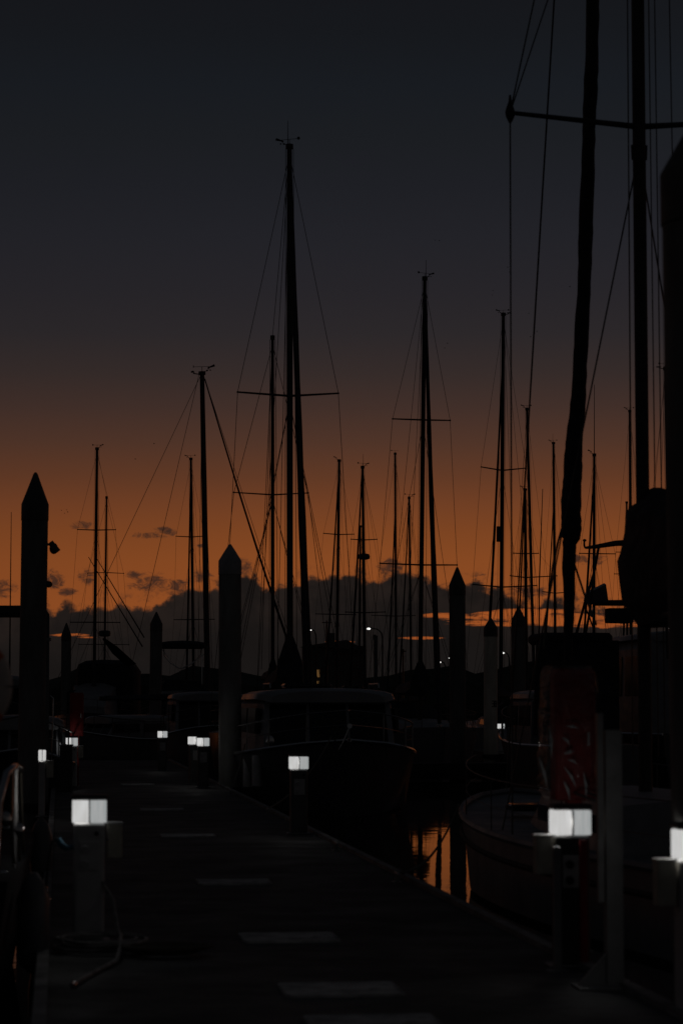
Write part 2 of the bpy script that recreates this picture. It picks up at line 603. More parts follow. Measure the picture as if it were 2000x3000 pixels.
# pale hatch plates let into the dock
hp = MB()
hp.rbox((0, 0, 0.006), (0.68, 0.62, 0.012), 0.05, 3)
hp.box((-0.2, 0, 0.0135), (0.06, 0.10, 0.004)).box((0.2, 0, 0.0135), (0.06, 0.10, 0.004))
plate0 = None
ords = ['nearest pale hatch plate in the dock, cut by the bottom of the picture', 'second nearest pale hatch plate set in the dock',
        'third nearest pale hatch plate, level with the foot of the big lit pedestal', 'fourth nearest hatch plate in the dock, in deep shadow',
        'fifth hatch plate in the dock, a thin bright line beside the big pedestal lamp', 'sixth hatch plate in the dock, a thin bright line further off',
        'seventh hatch plate in the dock, faint and far off']
for k, (yy, xx) in enumerate(((12.55, 1.63), (14.05, 1.63), (17.2, 1.63), (22.6, 1.63), (30.6, 1.63), (38.3, 1.63), (50.3, 1.63))):
    o = hp.build('hatch_plate', M['plate']) if k == 0 else plate0.copy()
    if k == 0:
        plate0 = o
    else:
        C.objects.link(o)
    o.location = (xx, yy, 0)
    tag(o, ords[k], 'hatch plate', 'hatch plates along the dock')

fd = MB()
fd.box((15.95, 92, -0.22), (2.3, 96, 0.44))
fd.box((12.2, 68.0, -0.22), (5.1, 1.2, 0.44))
struct(fd.build('dock', M['concrete']), 'second floating dock further to the right with a short walkway')
ld = MB()
ld.box((-9.5, 70, -0.22), (2.2, 110, 0.44))
struct(ld.build('dock', M['concrete']), 'parallel floating dock beyond the left edge')

# far shore
hl = MB()
rings = []
for i in range(181):
    x = -260 + i * 4.0
    h = 5.2 + 2.0 * math.sin(x * 0.021) + 1.4 * math.sin(x * 0.083 + 1) + 0.8 * math.sin(x * 0.31) + random.uniform(-0.9, 0.9)
    h += 1.6 * math.exp(-((x - 40) / 30) ** 2)
    rings.append([(x, 430, -1), (x, 434, h * 0.7), (x, 440, h), (x, 460, h * 0.9), (x, 520, -1)])
hl.loft(rings, closed=False, caps=False, smooth=False)
struct(hl.build('hills', M['land']), 'low dark wooded shore across the harbour')


# ------------------------------------------------------------------ piles
def pile(px, Y, r, z_sh, z_top, mats, label, pale=False, x=None):
    X_ = at(px, 2064, Y).x if x is None else x
    t = thing('mooring_pile', label, 'pile', (X_, Y, WZ), 0, 'pointed piles that hold the docks', heel=random.Random(int(px)).uniform(-0.006, 0.006))
    z_sh -= WZ
    z_top -= WZ
    sl = 0.30
    m = MB()
    m.lathe([(r, -2.5), (r, z_sh - sl - 0.004)], n=32)
    body = m.build('shaft', M[mats[0]], t)
    m = MB()
    m.lathe([(r * 1.035, z_sh - sl), (r * 1.035, z_sh - 0.02), (r * 1.0, z_sh), (r * 0.55, z_sh + (z_top - z_sh) * 0.5), (r * 0.16, z_top - 0.03), (r * 0.09, z_top - 0.008), (0.004, z_top)], n=32)
    m.build('cap', M[mats[1]], t)
    m = MB()
    m.lathe([(r + 0.07, 0.33), (r + 0.075, 0.36), (r + 0.075, 0.44), (r + 0.07, 0.47)], n=32)
    m.build('guide_ring', M['rubber'], t)
    return t, body


p1, _ = pile(93, 42.0, 0.228, 5.12, 5.66, ('pile', 'cap_dark'), 'tall dark pile with a sharp pointed cap and a lamp on its side')
lm = MB()
lm.tube([(0.2, 0, 4.92), (0.28, 0, 4.90)], 0.02).ball((0.33, 0, 4.84), (0.075, 0.07, 0.10))
lm.tube([(0.27, 0, 4.95), (0.40, 0, 4.78)], [0.05, 0.06])
lm.build('floodlight', M['ped_dark'], p1)
lm = MB()
lm.ball((0.25, 0, 4.22), (0.07, 0.07, 0.06))
lm.build('knob', M['ped_dark'], p1)
pile(675, 49.8, 0.232, 4.62, 4.96, ('mid_pile', 'cap'), 'thick pile with a pale cap standing beside the motor boat')
pile(1339, 68.0, 0.232, 5.05, 5.56, ('pile', 'cap_dark'), 'dark pile whose tip meets the end of a lower spreader')
p38, sh38 = pile(1435, 81.0, 0.232, 4.25, 4.60, ('pale_pile', 'cap_dark'), 'pale pile with the number 38 near its foot')
pile(1520, 86.0, 0.232, 4.75, 5.19, ('pile', 'cap_dark'), 'slim dark pile just behind the pile numbered 38')
pile(455, 93.0, 0.232, 4.75, 5.2, ('pile', 'cap_dark'), 'thin far pile in front of the flybridge canopy')
pile(193, 112.0, 0.225, 4.85, 5.4, ('pile', 'cap_dark'), 'smallest and farthest pile, left of the ketch with two masts')
pile(2085, 13.0, 0.235, 4.62, 4.98, ('pile', 'cap_dark'), 'huge blurred pile cut off by the picture edge', x=3.575)


# number 38 in strokes wrapped on the shaft
def digit(ch, w, h):
    seg = {'t': [(0, h), (w, h)], 'm': [(0, h / 2), (w, h / 2)], 'b': [(0, 0), (w, 0)], 'ur': [(w, h), (w, h / 2)], 'lr': [(w, h / 2), (w, 0)],
           'ul': [(0, h), (0, h / 2)], 'll': [(0, h / 2), (0, 0)]}
    return [seg[k] for k in {'3': ('t', 'm', 'b', 'ur', 'lr'), '8': ('t', 'm', 'b', 'ur', 'lr', 'ul', 'll')}[ch]]


nb = MB()
for ch, off in (('3', 0.0), ('8', 0.112)):
    for (a, b_) in digit(ch, 0.078, 0.19):
        pp = []
        for k in range(5):
            f = k / 4
            u = off + a[0] + (b_[0] - a[0]) * f
            z = a[1] + (b_[1] - a[1]) * f
            ang = -math.pi / 2 + u / 0.235
            pp.append((0.236 * math.cos(ang), 0.236 * math.sin(ang), at(1435, 2070, 81).z - WZ + z))
        nb.tube(pp, 0.013, 6)
nb.build('number', M['black'], p38)

tp = thing('timber_post', 'dark post with a slanting top pressed against the tall left pile', 'post', (at(127, 2064, 44).x, 44, WZ))
m = MB()
zt = at(127, 1760, 44).z - WZ
m.loft([[(-0.12, -0.1, -2), (0.12, -0.1, -2), (0.12, 0.1, -2), (-0.12, 0.1, -2)], [(-0.12, -0.1, zt + 0.1), (0.10, -0.1, zt - 0.25), (0.10, 0.1, zt - 0.25), (-0.12, 0.1, zt + 0.1)]], smooth=False)
m.build('shaft', M['pile'], tp)
m = MB()
m.box((0, 0, zt - 0.7), (0.26, 0.22, 0.06))
m.build('band', M['galv'], tp)


# ------------------------------------------------------------------ lit service pedestals
def make_pedestal(label, loc, meter=1, slim=False, rz=0.0, riser=False, col=None):
    t = thing('power_pedestal', label, 'pedestal', loc, rz, 'lit service pedestals along the docks')
    w = 0.10 if slim else 0.225
    dp = 0.12 if slim else 0.19
    m = MB()
    m.rbox((0, 0, 0.42), (w * 0.97, dp, 0.80), 0.03)
    m.build('column', M[col or ('ped_dark' if riser else 'ped')], t)
    if riser:
        m = MB()
        m.tube([(0.055, -dp / 2 - 0.03, 0.02), (0.055, -dp / 2 - 0.03, 0.80)], 0.026, 12)
        m.build('red_riser', M['red'], t)
    m = MB()
    m.rbox((0, 0, 0.010), (w + 0.08, dp + 0.08, 0.02), 0.03)
    m.build('base_plate', M['galv'], t)
    for s, mm in ((-1, 'lens'), (1, 'lens_dim')):
        m = MB()
        m.rbox((s * (w * 0.265 + 0.003), 0, 0.905), (w * 0.50, dp * 1.06, 0.155), 0.018)
        m.build('lens', M[mm if not slim else 'lens'], t)
    li = bpy.data.lights.new('lamp_bulb', 'POINT')
    li.energy = 1.4
    li.color = (1.0, 0.96, 0.9)
    li.shadow_soft_size = 0.03
    lo = bpy.data.objects.new('lamp_bulb', li)
    C.objects.link(lo)
    lo.parent = t
    lo.location = (-w * 0.265 - 0.003, 0, 0.905)
    if not slim:
        m = MB()
        m.box((0, 0, 0.905), (0.008, dp * 1.05, 0.15))
        m.build('divider', M['ped_dark'], t)
    m = MB()
    m.rbox((0, 0, 1.003), (w * 1.12, dp * 1.14, 0.035), 0.03)
    m.build('lamp_cap', M['ped_dark'], t)
    if not slim:
        m = MB()
        m.rbox((0, -dp / 2 - 0.006, 0.60), (w * 0.62, 0.014, 0.20), 0.006)
        d_ = m.build('outlet_panel', M['ped'], t)
        for zz in (0.55, 0.65):
            m = MB()
            m.tube([(-0.03, -dp / 2 - 0.012, zz), (-0.03, -dp / 2 - 0.035, zz - 0.006)], 0.026, 12)
            m.build('socket', M['ped' if not riser else 'ped_dark'], d_)
        m = MB()
        m.tube([(0.05, -dp / 2 - 0.002, 0.755), (0.05, -dp / 2 - 0.02, 0.755)], 0.016, 10)
        m.build('lock', M['ped_dark'], t)
    if meter:
        m = MB()
        m.rbox((meter * (w / 2 + 0.065), 0.0, 0.70), (0.105, 0.12, 0.24), 0.012)
        mb = m.build('meter_box', M['meter'], t)
        m = MB()
        m.tube([(meter * (w / 2 - 0.01), 0, 0.72), (meter * (w / 2 + 0.02), 0, 0.72)], 0.012)
        m.build('bracket', M['galv'], mb)
        m = MB()
        m.box((meter * (w / 2 + 0.065), 0.0, 0.824), (0.112, 0.13, 0.010))
        m.build('lid', M['fender'], mb)
    return t


def lat(px, Y):
    return at(px, 2064, Y).x


ped_main = make_pedestal('big lit pedestal with a meter box and a coiled hose at its foot', (lat(265, 17.15), 17.15, 0), 1)
make_pedestal('lit pedestal with a red riser pipe, in front of the big red fire cabinet', (lat(1666, 15.2), 15.2, 0), -1, riser=True)
make_pedestal('lit pedestal half cut off by the picture edge', (lat(2034, 12.75), 12.75, 0), -1)
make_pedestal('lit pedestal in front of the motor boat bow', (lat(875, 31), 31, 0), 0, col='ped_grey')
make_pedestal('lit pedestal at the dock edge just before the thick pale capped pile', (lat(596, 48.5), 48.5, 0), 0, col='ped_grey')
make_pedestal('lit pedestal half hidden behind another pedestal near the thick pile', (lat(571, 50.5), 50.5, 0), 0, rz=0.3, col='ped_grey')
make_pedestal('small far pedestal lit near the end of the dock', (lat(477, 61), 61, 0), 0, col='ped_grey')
make_pedestal('slim lit lamp post below the tall dark pile', (lat(126, 36), 36, 0), 1, slim=True)
make_pedestal('lit pedestal below the far red fire cabinet, partly hidden by a dark box', (lat(212, 49), 49, 0), 1)
make_pedestal('tiny lit pedestal beside the pile numbered 38', (lat(1466, 83), 83, 0), 0)

# dark dock box in front of the far pedestal
db = thing('dock_box', 'dark upright dock box in front of the far lit pedestal', 'dock box', (lat(196, 46.5), 46.5, 0))
m = MB()
m.rbox((0, 0, 0.43), (0.24, 0.22, 0.86), 0.02)
m.build('body', M['ped_dark'], db)
m = MB()
m.rbox((0, 0, 0.878), (0.27, 0.25, 0.03), 0.02)
m.build('lid', M['galv'], db)


# ------------------------------------------------------------------ red fire cabinets on posts
def fire_cabinet(label, loc, wrap):
    t = thing('fire_cabinet', label, 'fire cabinet', loc, 0, 'red fire cabinets on dock posts')
    m = MB()
    m.box((0.0, 0, 0.55), (0.10, 0.07, 1.10))
    m.build('post', M['red'], t)
    m = MB()
    m.rbox((0, 0, 1.44), (0.28, 0.20, 0.86), 0.03)
    m.box((0, 0, 1.88), (0.25, 0.18, 0.02))
    c = m.build('cabinet', M['red'], t)
    m = MB()
    m.rbox((0, -0.108, 1.45), (0.21, 0.014, 0.66), 0.006)
    d_ = m.build('door', M['red'], c)
    m = MB()
    m.box((0.08, -0.122, 1.42), (0.016, 0.016, 0.09))
    m.build('latch', M['steel'], d_)
    m = MB()
    m.rbox((0, 0, 0.006), (0.22, 0.2, 0.012), 0.02)
    m.build('base_plate', M['galv'], t)
    if wrap:
        # crumpled clear wrap, a little wider than the cabinet
        rings = []
        rnd = random.Random(3)
        for i in range(15):
            z = 1.0 + 0.91 * i / 14
            ring = []
            for k in range(40):
                a = 2 * math.pi * k / 40
                sq = 1.0 / max(abs(math.cos(a)), abs(math.sin(a)), 0.75)
                lw = 1.0 if i < 9 else 0.45
                rr = 1.0 + lw * (0.10 * math.sin(3 * a + i * 0.7) * math.sin(i * 0.9) + 0.07 * math.sin(7 * a - i * 1.1)) + rnd.uniform(-0.06, 0.06) * lw
                pin = 0.82 if i in (0, 14) else 1.0
                ring.append((0.172 * sq * rr * pin * math.cos(a) - 0.03, 0.145 * sq * rr * pin * math.sin(a), z))
            rings.append(ring)
        m = MB()
        m.loft(rings, closed=True, caps=False)
        wr = m.build('plastic_wrap', M['plastic'], t)
        YC, pc = loc[1], Vector(loc)  # pale ridges laid in as the highlights along the wrap's folds
        for (pa, pb, rr_) in (((1655, 2128), (1695, 2134), 0.011), ((1646, 2160), (1668, 2184), 0.010), ((1652, 2208), (1680, 2202), 0.015), ((1652, 2248), (1686, 2306), 0.009), ((1650, 2288), (1668, 2345), 0.010),
                              ((1708, 2262), (1716, 2345), 0.010), ((1608, 2128), (1614, 2222), 0.012), ((1578, 2220), (1604, 2320), 0.011), ((1660, 2225), (1690, 2240), 0.008)):
            m = MB()
            off = 0.155 if pa[0] > 1630 else 0.05
            q0, q1 = at(pa[0], pa[1], YC - off) - pc, at(pb[0], pb[1], YC - off) - pc
            mid = q0.lerp(q1, 0.5) + Vector((0.006, -0.01, 0.006))
            m.tube([q0, q0.lerp(mid, 0.5), mid, q1.lerp(mid, 0.5), q1], [rr_ * 0.2, rr_ * 0.6, rr_ * 1.0, rr_ * 0.5, rr_ * 0.15], 8)
            m.build('crease_glint', M['crease_glint'], wr)
        m = MB()
        m.tube([(-0.02, -0.14, 1.06), (-0.03, -0.98, 1.03), (-0.02, -1.02, 0.97), (0.02, -1.025, 0.93), (0.065, -1.02, 0.97), (0.075, -0.98, 1.03), (0.07, -0.14, 1.06)], 0.009, 8)
        m.build('strap', M['rubber'], t)
    return t


fire_cabinet('red fire cabinet wrapped in crumpled clear plastic on a red post', (lat(1676, 16.1), 16.1, 0), True)
fire_cabinet('small far red fire cabinet above a lit pedestal', (lat(226, 49.6), 49.6, 0), False)

gp = thing('steel_post', 'pale steel post with a flared foot plate beside the red cabinet', 'post', (lat(1790, 14.0), 14.0, 0))
m = MB()
m.box((0, 0, 0.76), (0.098, 0.09, 1.48))
m.build('shaft', M['galv'], gp)
m = MB()
m.box((-0.06, 0, 0.010), (0.34, 0.26, 0.016))
m.build('base_plate', M['galv'], gp)
m = MB()
m.loft([[(-0.22, -0.01, 0.02), (-0.05, -0.01, 0.02), (-0.05, -0.01, 0.20)], [(-0.22, 0.01, 0.02), (-0.05, 0.01, 0.02), (-0.05, 0.01, 0.20)]], smooth=False)
m.build('gusset', M['galv'], gp)
m = MB()
m.box((-0.075, 0, 1.05), (0.035, 0.05, 1.1))
m.build('conduit', M['galv'], gp)
sp = thing('steel_post', 'thin steel post on the near side of the red cabinet pedestal', 'post', (lat(1626, 14.9), 14.9, 0))
m = MB()
m.box((0, 0, 0.39), (0.045, 0.05, 0.76))
m.build('shaft', M['galv'], sp)
m = MB()
m.box((0, 0, 0.006), (0.12, 0.12, 0.012))
m.build('base_plate', M['galv'], sp)

# hose coil
hc = thing('garden_hose', 'pale hose coiled at the foot of the big lit pedestal', 'hose', (0.33, 16.45, 0.0))
pts = []
for i in range(96):
    a = i / 95 * 2 * math.pi * 3.6
    rr = 0.25 + 0.03 * math.sin(a * 0.6) + 0.01 * math.sin(a * 2.3)
    pts.append((rr * math.cos(a) * 1.1 - 0.03, rr * math.sin(a), 0.016 + 0.022 * (i / 95) * 3.6 + 0.05 * max(0, math.sin(a * 0.5 + 1)) * (i / 95)))
m = MB()
m.tube(pts, 0.013, 8)
m.build('coil', M['hose'], hc)
m = MB()
m.tube([(-0.02, 0.62, 0.42), (0.06, 0.55, 0.30), (0.09, 0.35, 0.10), (0.10, 0.1, 0.10), (0.09, -0.3, 0.06), (0.05, -0.8, 0.02), (-0.05, -1.2, 0.015), (-0.16, -1.7, 0.015), (-0.22, -2.0, 0.015)], 0.014, 8)
m.build('loose_end', M['hose'], hc)
m = MB()
m.tube([(-0.22, -2.0, 0.016), (-0.235, -2.09, 0.016)], [0.019, 0.015], 10)
m.build('nozzle', M['steel'], hc)
rc = thing('rope_coil', 'flat dark coil of rope beside the pale hose', 'rope', (0.72, 16.15, 0.0))
pts = [((0.11 + 0.0045 * i / 3) * math.cos(i * 0.35) * 1.3, (0.11 + 0.0045 * i / 3) * math.sin(i * 0.35), 0.014 + 0.0006 * i) for i in range(90)]
m = MB()
m.tube(pts, 0.013, 6)
m.build('coil', M['rope'], rc)

# shore power lead
sl_ = thing('power_lead', 'shore power lead with a blue plug beside the big pedestal', 'cable', (lat(195, 17.1), 17.1, 0.0))
m = MB()
m.tube([(0.055, 0.0, 0.66), (0.01, -0.02, 0.655), (-0.03, -0.02, 0.68), (-0.05, -0.02, 0.72)], [0.018, 0.022, 0.024, 0.02], 10)
m.build('plug', M['blue'], sl_)
m = MB()
m.tube([(0.055, 0.0, 0.66), (0.10, 0, 0.66)], 0.016, 8)
m.tube([(-0.05, -0.02, 0.72), (-0.09, -0.01, 0.70), (-0.12, 0, 0.5), (-0.14, 0.0, 0.2), (-0.2, 0.1, 0.02)], 0.009, 8)
m.build('cable', M['rubber'], sl_)

# cleats
cl = MB()
cl.tube([(0, -0.16, 0.075), (0, -0.08, 0.085), (0, 0.08, 0.085), (0, 0.16, 0.075)], [0.012, 0.018, 0.018, 0.012], 8)
cl.box((0, -0.05, 0.035), (0.03, 0.03, 0.08)).box((0, 0.05, 0.035), (0.03, 0.03, 0.08)).box((0, 0, 0.004), (0.08, 0.18, 0.008))
cleat0 = None
for k, (xx, yy, lab) in enumerate(((3.14, 22.5, 'cleat on the dock edge beside the strip of orange water'), (3.14, 27.5, 'cleat on the dock edge nearer the strip of bright edging'),
                                   (3.14, 36.5, 'cleat on the dock edge beyond the pedestal at the motor boat bow'), (3.14, 44.5, 'cleat on the dock edge before the thick pale capped pile'),
                                   (3.14, 57.5, 'far cleat on the dock edge past the thick pale capped pile'))):
    o = cl.build('dock_cleat', M['galv']) if k == 0 else cleat0.copy()
    if k == 0:
        cleat0 = o
    else:
        C.objects.link(o)
    o.location = (xx, yy, 0.0)
    tag(o, lab, 'cleat', 'cleats along the dock edge')


# ------------------------------------------------------------------ boats
def hull_rings(L, B, fb, sheer=0.3, transom=0.55, draft=0.45, n=17, fine=0.75, rake=0.5, fl0=None):
    """closed section rings from stern (-L/2) to bow (L/2); z = 0 is the water"""
    rings = []
    for i in range(n):
        s = i / (n - 1)
        yy = -L / 2 + L * s
        if s < 0.45:
            hb = B / 2 * (transom + (1 - transom) * math.sin(math.pi / 2 * s / 0.45))
        else:
            q = (s - 0.45) / 0.55
            hb = B / 2 * max(0.012, (1 - q ** 2.1) ** fine)
        zd = fb + sheer * (max(0, s - 0.3) / 0.7) ** 2 + 0.05 * (1 - s)
        ks = -draft * (1 - max(0, (s - 0.75) / 0.25) ** 2 * 0.95)
        ks = max(ks, -draft)
        flare = fl0 or (0.80 if s > 0.6 else 0.9)
        fl = flare - 0.25 * max(0, (s - 0.6) / 0.4)
        yo = lambda z: yy - (rake * (1 - z / zd) * max(0, (s - 0.55) / 0.45) ** 2)
        pr = [(hb, zd), (hb * (0.5 + fl / 2), zd * 0.5), (hb * fl, 0.05), (hb * fl * 0.55, ks * 0.7), (0.0, ks)]
        ring = [(x, yo(z), z) for x, z in pr] + [(-x, yo(z), z) for x, z in reversed(pr[:-1])]
        rings.append(ring)
    return rings


def deck_edge(rings, side):
    return [Vector(r_[0 if side > 0 else -1]) for r_ in rings]


def rail(rings, parent, h=0.62, i0=0, i1=None, step=2, name='railing', r=0.013, mid=True, inset=0.06, material='steel'):
    i1 = len(rings) if i1 is None else i1
    m = MB()
    L_, R_ = [], []
    for i in range(i0, i1):
        a = Vector(rings[i][0])
        b_ = Vector(rings[i][-1])
        k = max(0.3, 1 - inset / max(0.06, a.x)) if a.x > 0.08 else 1
        a.x *= k
        b_.x *= k
        R_.append(a)
        L_.append(b_)
    for line in (R_, L_):
        top = [p + Vector((0, 0, h)) for p in line]
        m.tube(top, r, 6)
        if mid:
            m.tube([p + Vector((0, 0, h * 0.5)) for p in line], r * 0.6, 5)
        for p in line[::step]:
            m.tube([p, p + Vector((0, 0, h))], r, 6)
    if i1 == len(rings):
        m.tube([R_[-1] + Vector((0, 0, h)), (0, R_[-1].y + 0.12, R_[-1].z + h), L_[-1] + Vector((0, 0, h))], r, 6)
    return m.build(name, M[material], parent)


def masthead(parent, base, r, style, flip=1, sc=1.0, axis=0.0):
    """wind vane, anemometer and aerial as separate parts on top of the mast"""
    bx, by, bz = base
    cx, sy = math.cos(axis), math.sin(axis)

    def P_(u, z):
        return (bx + u * cx * flip * sc, by + u * sy * flip * sc, bz + z * sc)
    if 'v' in style:          # arrow vane
        m = MB()
        m.tube([P_(0, 0), P_(0, 0.2)], 0.012 * sc, 5)
        m.tube([P_(-0.34, 0.22), P_(0.34, 0.2)], 0.009 * sc, 5)
        m.ball(P_(-0.34, 0.23), (0.055 * sc, 0.012, 0.06 * sc), 8)
        m.build('wind_vane', M['mast'], parent)
    if 'a' in style:          # cups and tail on an arm
        m = MB()
        m.tube([P_(0, 0.0), P_(0.24, 0.05), P_(0.26, 0.14)], 0.012 * sc, 5)
        m.ball(P_(0.26, 0.15), 0.04 * sc, 8)
        m.ball(P_(0.20, 0.05), 0.035 * sc, 8).ball(P_(0.33, 0.06), 0.03 * sc, 8)
        m.tube([P_(0.26, 0.16), P_(0.50, 0.24)], [0.02 * sc, 0.05 * sc], 6)
        m.build('anemometer', M['mast'], parent)
    if 'w' in style:          # whip aerial
        m = MB()
        m.tube([P_(0.06, 0), P_(0.06, 0.9)], [0.012, 0.006], 5)
        m.build('aerial', M['mast'], parent)
    if 'l' in style:          # lamp on a bracket
        m = MB()
        m.tube([P_(0, -0.1), P_(-0.35, -0.04)], 0.022 * sc, 5)
        m.ball(P_(-0.38, 0.03), (0.17 * sc, 0.06, 0.035 * sc), 8)
        m.tube([P_(-0.3, -0.04), P_(-0.33, 0.02)], 0.02 * sc, 5)
        m.build('masthead_lamp', M['mast'], parent)


def sailboat(label, top, base_px, Y, w, dirn, spreaders, jib=None, L=10.0, B=3.2, fb=1.05, hull='gel', J=None, style='va', flip=1, group=True,
             mizzen=None, cover=True, wire=0.0055, house=0.45, back=True, jib_r=0.055, rz=None, cover_h=0.28, cover_w=0.17, mh=0.62, dodger=True, mp=0.10):
    """spreaders: (py, left px, right px, rise px) ; jib: (top px, top py, foot px at the deck, foot py)"""
    base = at(base_px, 1950, Y)
    J = J or 0.36 * L
    foot_z = WZ + fb + 0.25
    if rz is None and mizzen and not jib:
        q_ = at(mizzen['base'], 1950, mizzen['Y'])
        rz = math.atan2((base.y - q_.y), (base.x - q_.x)) - math.pi / 2
    if rz is None:
        if jib and jib[2] is not None:
            Yf = Y + dirn * J * 0.97
            Xf = at(jib[2], 2064, Yf).x
            dx = max(-0.6 * J, min(0.6 * J, Xf - base.x))
        else:
            dx = 0.0
        ang = math.atan2(dirn * J * 0.97, dx)
        rz = ang - math.pi / 2
    ztop = at(top[0], top[1], Y).z
    xtop = at(top[0], top[1], Y).x
    heel = math.atan2(xtop - base.x, ztop - 0.9)
    my = mp * L                      # mast position forward of midships
    fwd = Matrix.Rotation(rz, 3, 'Z') @ Vector((0, 1, 0))
    side = Matrix.Rotation(rz, 3, 'Z') @ Vector((1, 0, 0))
    loc = Vector((base.x - math.tan(heel) * 0.9, Y, WZ)) - fwd * my
    t = thing('sailing_boat', label, 'sailboat', loc, rz, 'sailing boats moored in the marina' if group else None, heel)
    rg = hull_rings(L, B, fb, 0.30, 0.6, 0.5)
    m = MB()
    m.loft(rg)
    m.build('hull', M[hull], t)
    # deck trim and cabin
    cab = MB()
    for zz, sc in ((0, 1),):
        pass
    y0, y1 = -0.16 * L, 0.26 * L
    zd = fb + 0.02
    ringsC = []
    for f in (0, 0.06, 0.5, 0.85, 1.0):
        yy = y0 + (y1 - y0) * f
        hw = B * (0.33 - 0.14 * f ** 2)
        hz = house * (1.0 if f < 0.7 else 1.0 - 0.75 * ((f - 0.7) / 0.3))
        z0 = zd - 0.05 + 0.16 * max(0, f) ** 2
        ringsC.append([(hw, yy, z0), (hw * 0.88, yy, z0 + hz), (hw * 0.4, yy, z0 + hz * 1.12), (-hw * 0.4, yy, z0 + hz * 1.12), (-hw * 0.88, yy, z0 + hz), (-hw, yy, z0)])
    cab.loft(ringsC, smooth=False)
    cb = cab.build('cabin', M['deckgel'], t)
    for s in (-1, 1):
        m = MB()
        a = Vector(ringsC[1][0 if s > 0 else 5])
        a2 = Vector(ringsC[1][1 if s > 0 else 4])
        b_ = Vector(ringsC[2][0 if s > 0 else 5])
        b2 = Vector(ringsC[2][1 if s > 0 else 4])
        q = [a.lerp(a2, 0.35).lerp(b_.lerp(b2, 0.35), 0.15), a.lerp(a2, 0.35).lerp(b_.lerp(b2, 0.35), 0.95), a.lerp(a2, 0.8).lerp(b_.lerp(b2, 0.8), 0.95), a.lerp(a2, 0.8).lerp(b_.lerp(b2, 0.8), 0.15)]
        off = Vector((s * 0.012, 0, 0))
        m.loft([[p - off for p in q], [p + off for p in q]], smooth=False)
        m.build('window', M['glass'], cb)
    if dodger:
        m = MB()
        rr = []
        for f in (0, 0.5, 1):
            yy = y0 - 0.9 + 1.3 * f
            hgt = house + (0.55 if f < 1 else 0.1)
            hw = B * 0.31
            rr.append([(hw, yy, zd), (hw * 0.95, yy, zd + hgt * 0.75), (hw * 0.6, yy, zd + hgt), (-hw * 0.6, yy, zd + hgt), (-hw * 0.95, yy, zd + hgt * 0.75), (-hw, yy, zd)])
        m.loft(rr)
        m.build('spray_hood', M['canvas'], t)
    rail(rg, t, 0.6, 0, None, 3, r=0.010, material='wire')

    # rig
    def rig(mx_y, zt, ww, spr, name_s, mstyle, mflip, jibp, zboom, blen):
        rm = ww * Y / FPX / 2
        m_ = MB()
        m_.tube([(0, mx_y, fb - 0.1), (0, mx_y, zt * 0.7), (0, mx_y, zt)], [rm * 1.02, rm, rm * 0.8], 12)
        m_.tube([(0, mx_y, zt - 0.1), (0, mx_y, zt + 0.02)], [rm * 1.25, rm * 1.25], 10)
        ms = m_.build('mast', M['mast'], t)
        wires = []
        tips = []
        for (py, pl, pr, rise) in spr:
            zz = at(base_px, py, Y).z - WZ
            pc = base_px + (top[0] - base_px) * (1950 - py) / (1950 - top[1])
            for s, pxx in ((-1, pl), (1, pr)):
                ln = abs(pxx - pc) * Y / FPX
                sgn = s * (1 if side.x >= 0 else -1)
                tip = Vector((sgn * ln, mx_y - 0.12 * ln, zz + rise * Y / FPX))
                m_ = MB()
                m_.tube([(0, mx_y, zz), tip], [rm * 0.34 + 0.006, rm * 0.26 + 0.004], 6, sx=1.0)
                m_.ball(tip, 0.03, 6)
                m_.build('spreader', M['mast'], t)
                tips.append((zz, sgn, tip))
        sides = {}
        for zz, sgn, tip in sorted(tips, key=lambda q_: -q_[0]):
            sides.setdefault(sgn, []).append(tip)
        for sgn in (-1, 1):
            ch = Vector((sgn * B * 0.46, mx_y - 0.1, fb + 0.05))
            path = [Vector((0, mx_y, zt - 0.25))] + sides.get(sgn, []) + [ch]
            wires.append(path)
            for zz, s2, tip in tips:
                if s2 == sgn:
                    wires.append([Vector((0, mx_y, zz - 0.12)), Vector((sgn * B * 0.43, mx_y - 0.55, fb + 0.05))])
        if tips:
            zlow = min(q_[0] for q_ in tips)
            for sgn in (-1, 1):
                wires.append([Vector((0, mx_y, zlow - 0.15)), Vector((sgn * B * 0.43, mx_y + 0.6, fb + 0.05))])
        if back:
            wires.append([Vector((0, mx_y, zt - 0.02)), Vector((0.25, -L / 2 + 0.15, fb + 0.1))])
            wires.append([Vector((0, mx_y - rm, zt - 0.05)), Vector((0.06, mx_y - 3.0, zboom + 0.35))])   # topping lift
        wires.append([Vector((rm + 0.02, mx_y, zt - 0.1)), Vector((rm + 0.05, mx_y + 0.02, fb + 0.4))])      # halyards
        wires.append([Vector((-rm - 0.02, mx_y, zt - 0.1)), Vector((-rm - 0.12, mx_y - 0.05, fb + 0.4))])
        m_ = MB()
        for wpath in wires:
            m_.tube(wpath, wire, 4)
        m_.build('rigging', M['wire'], t)
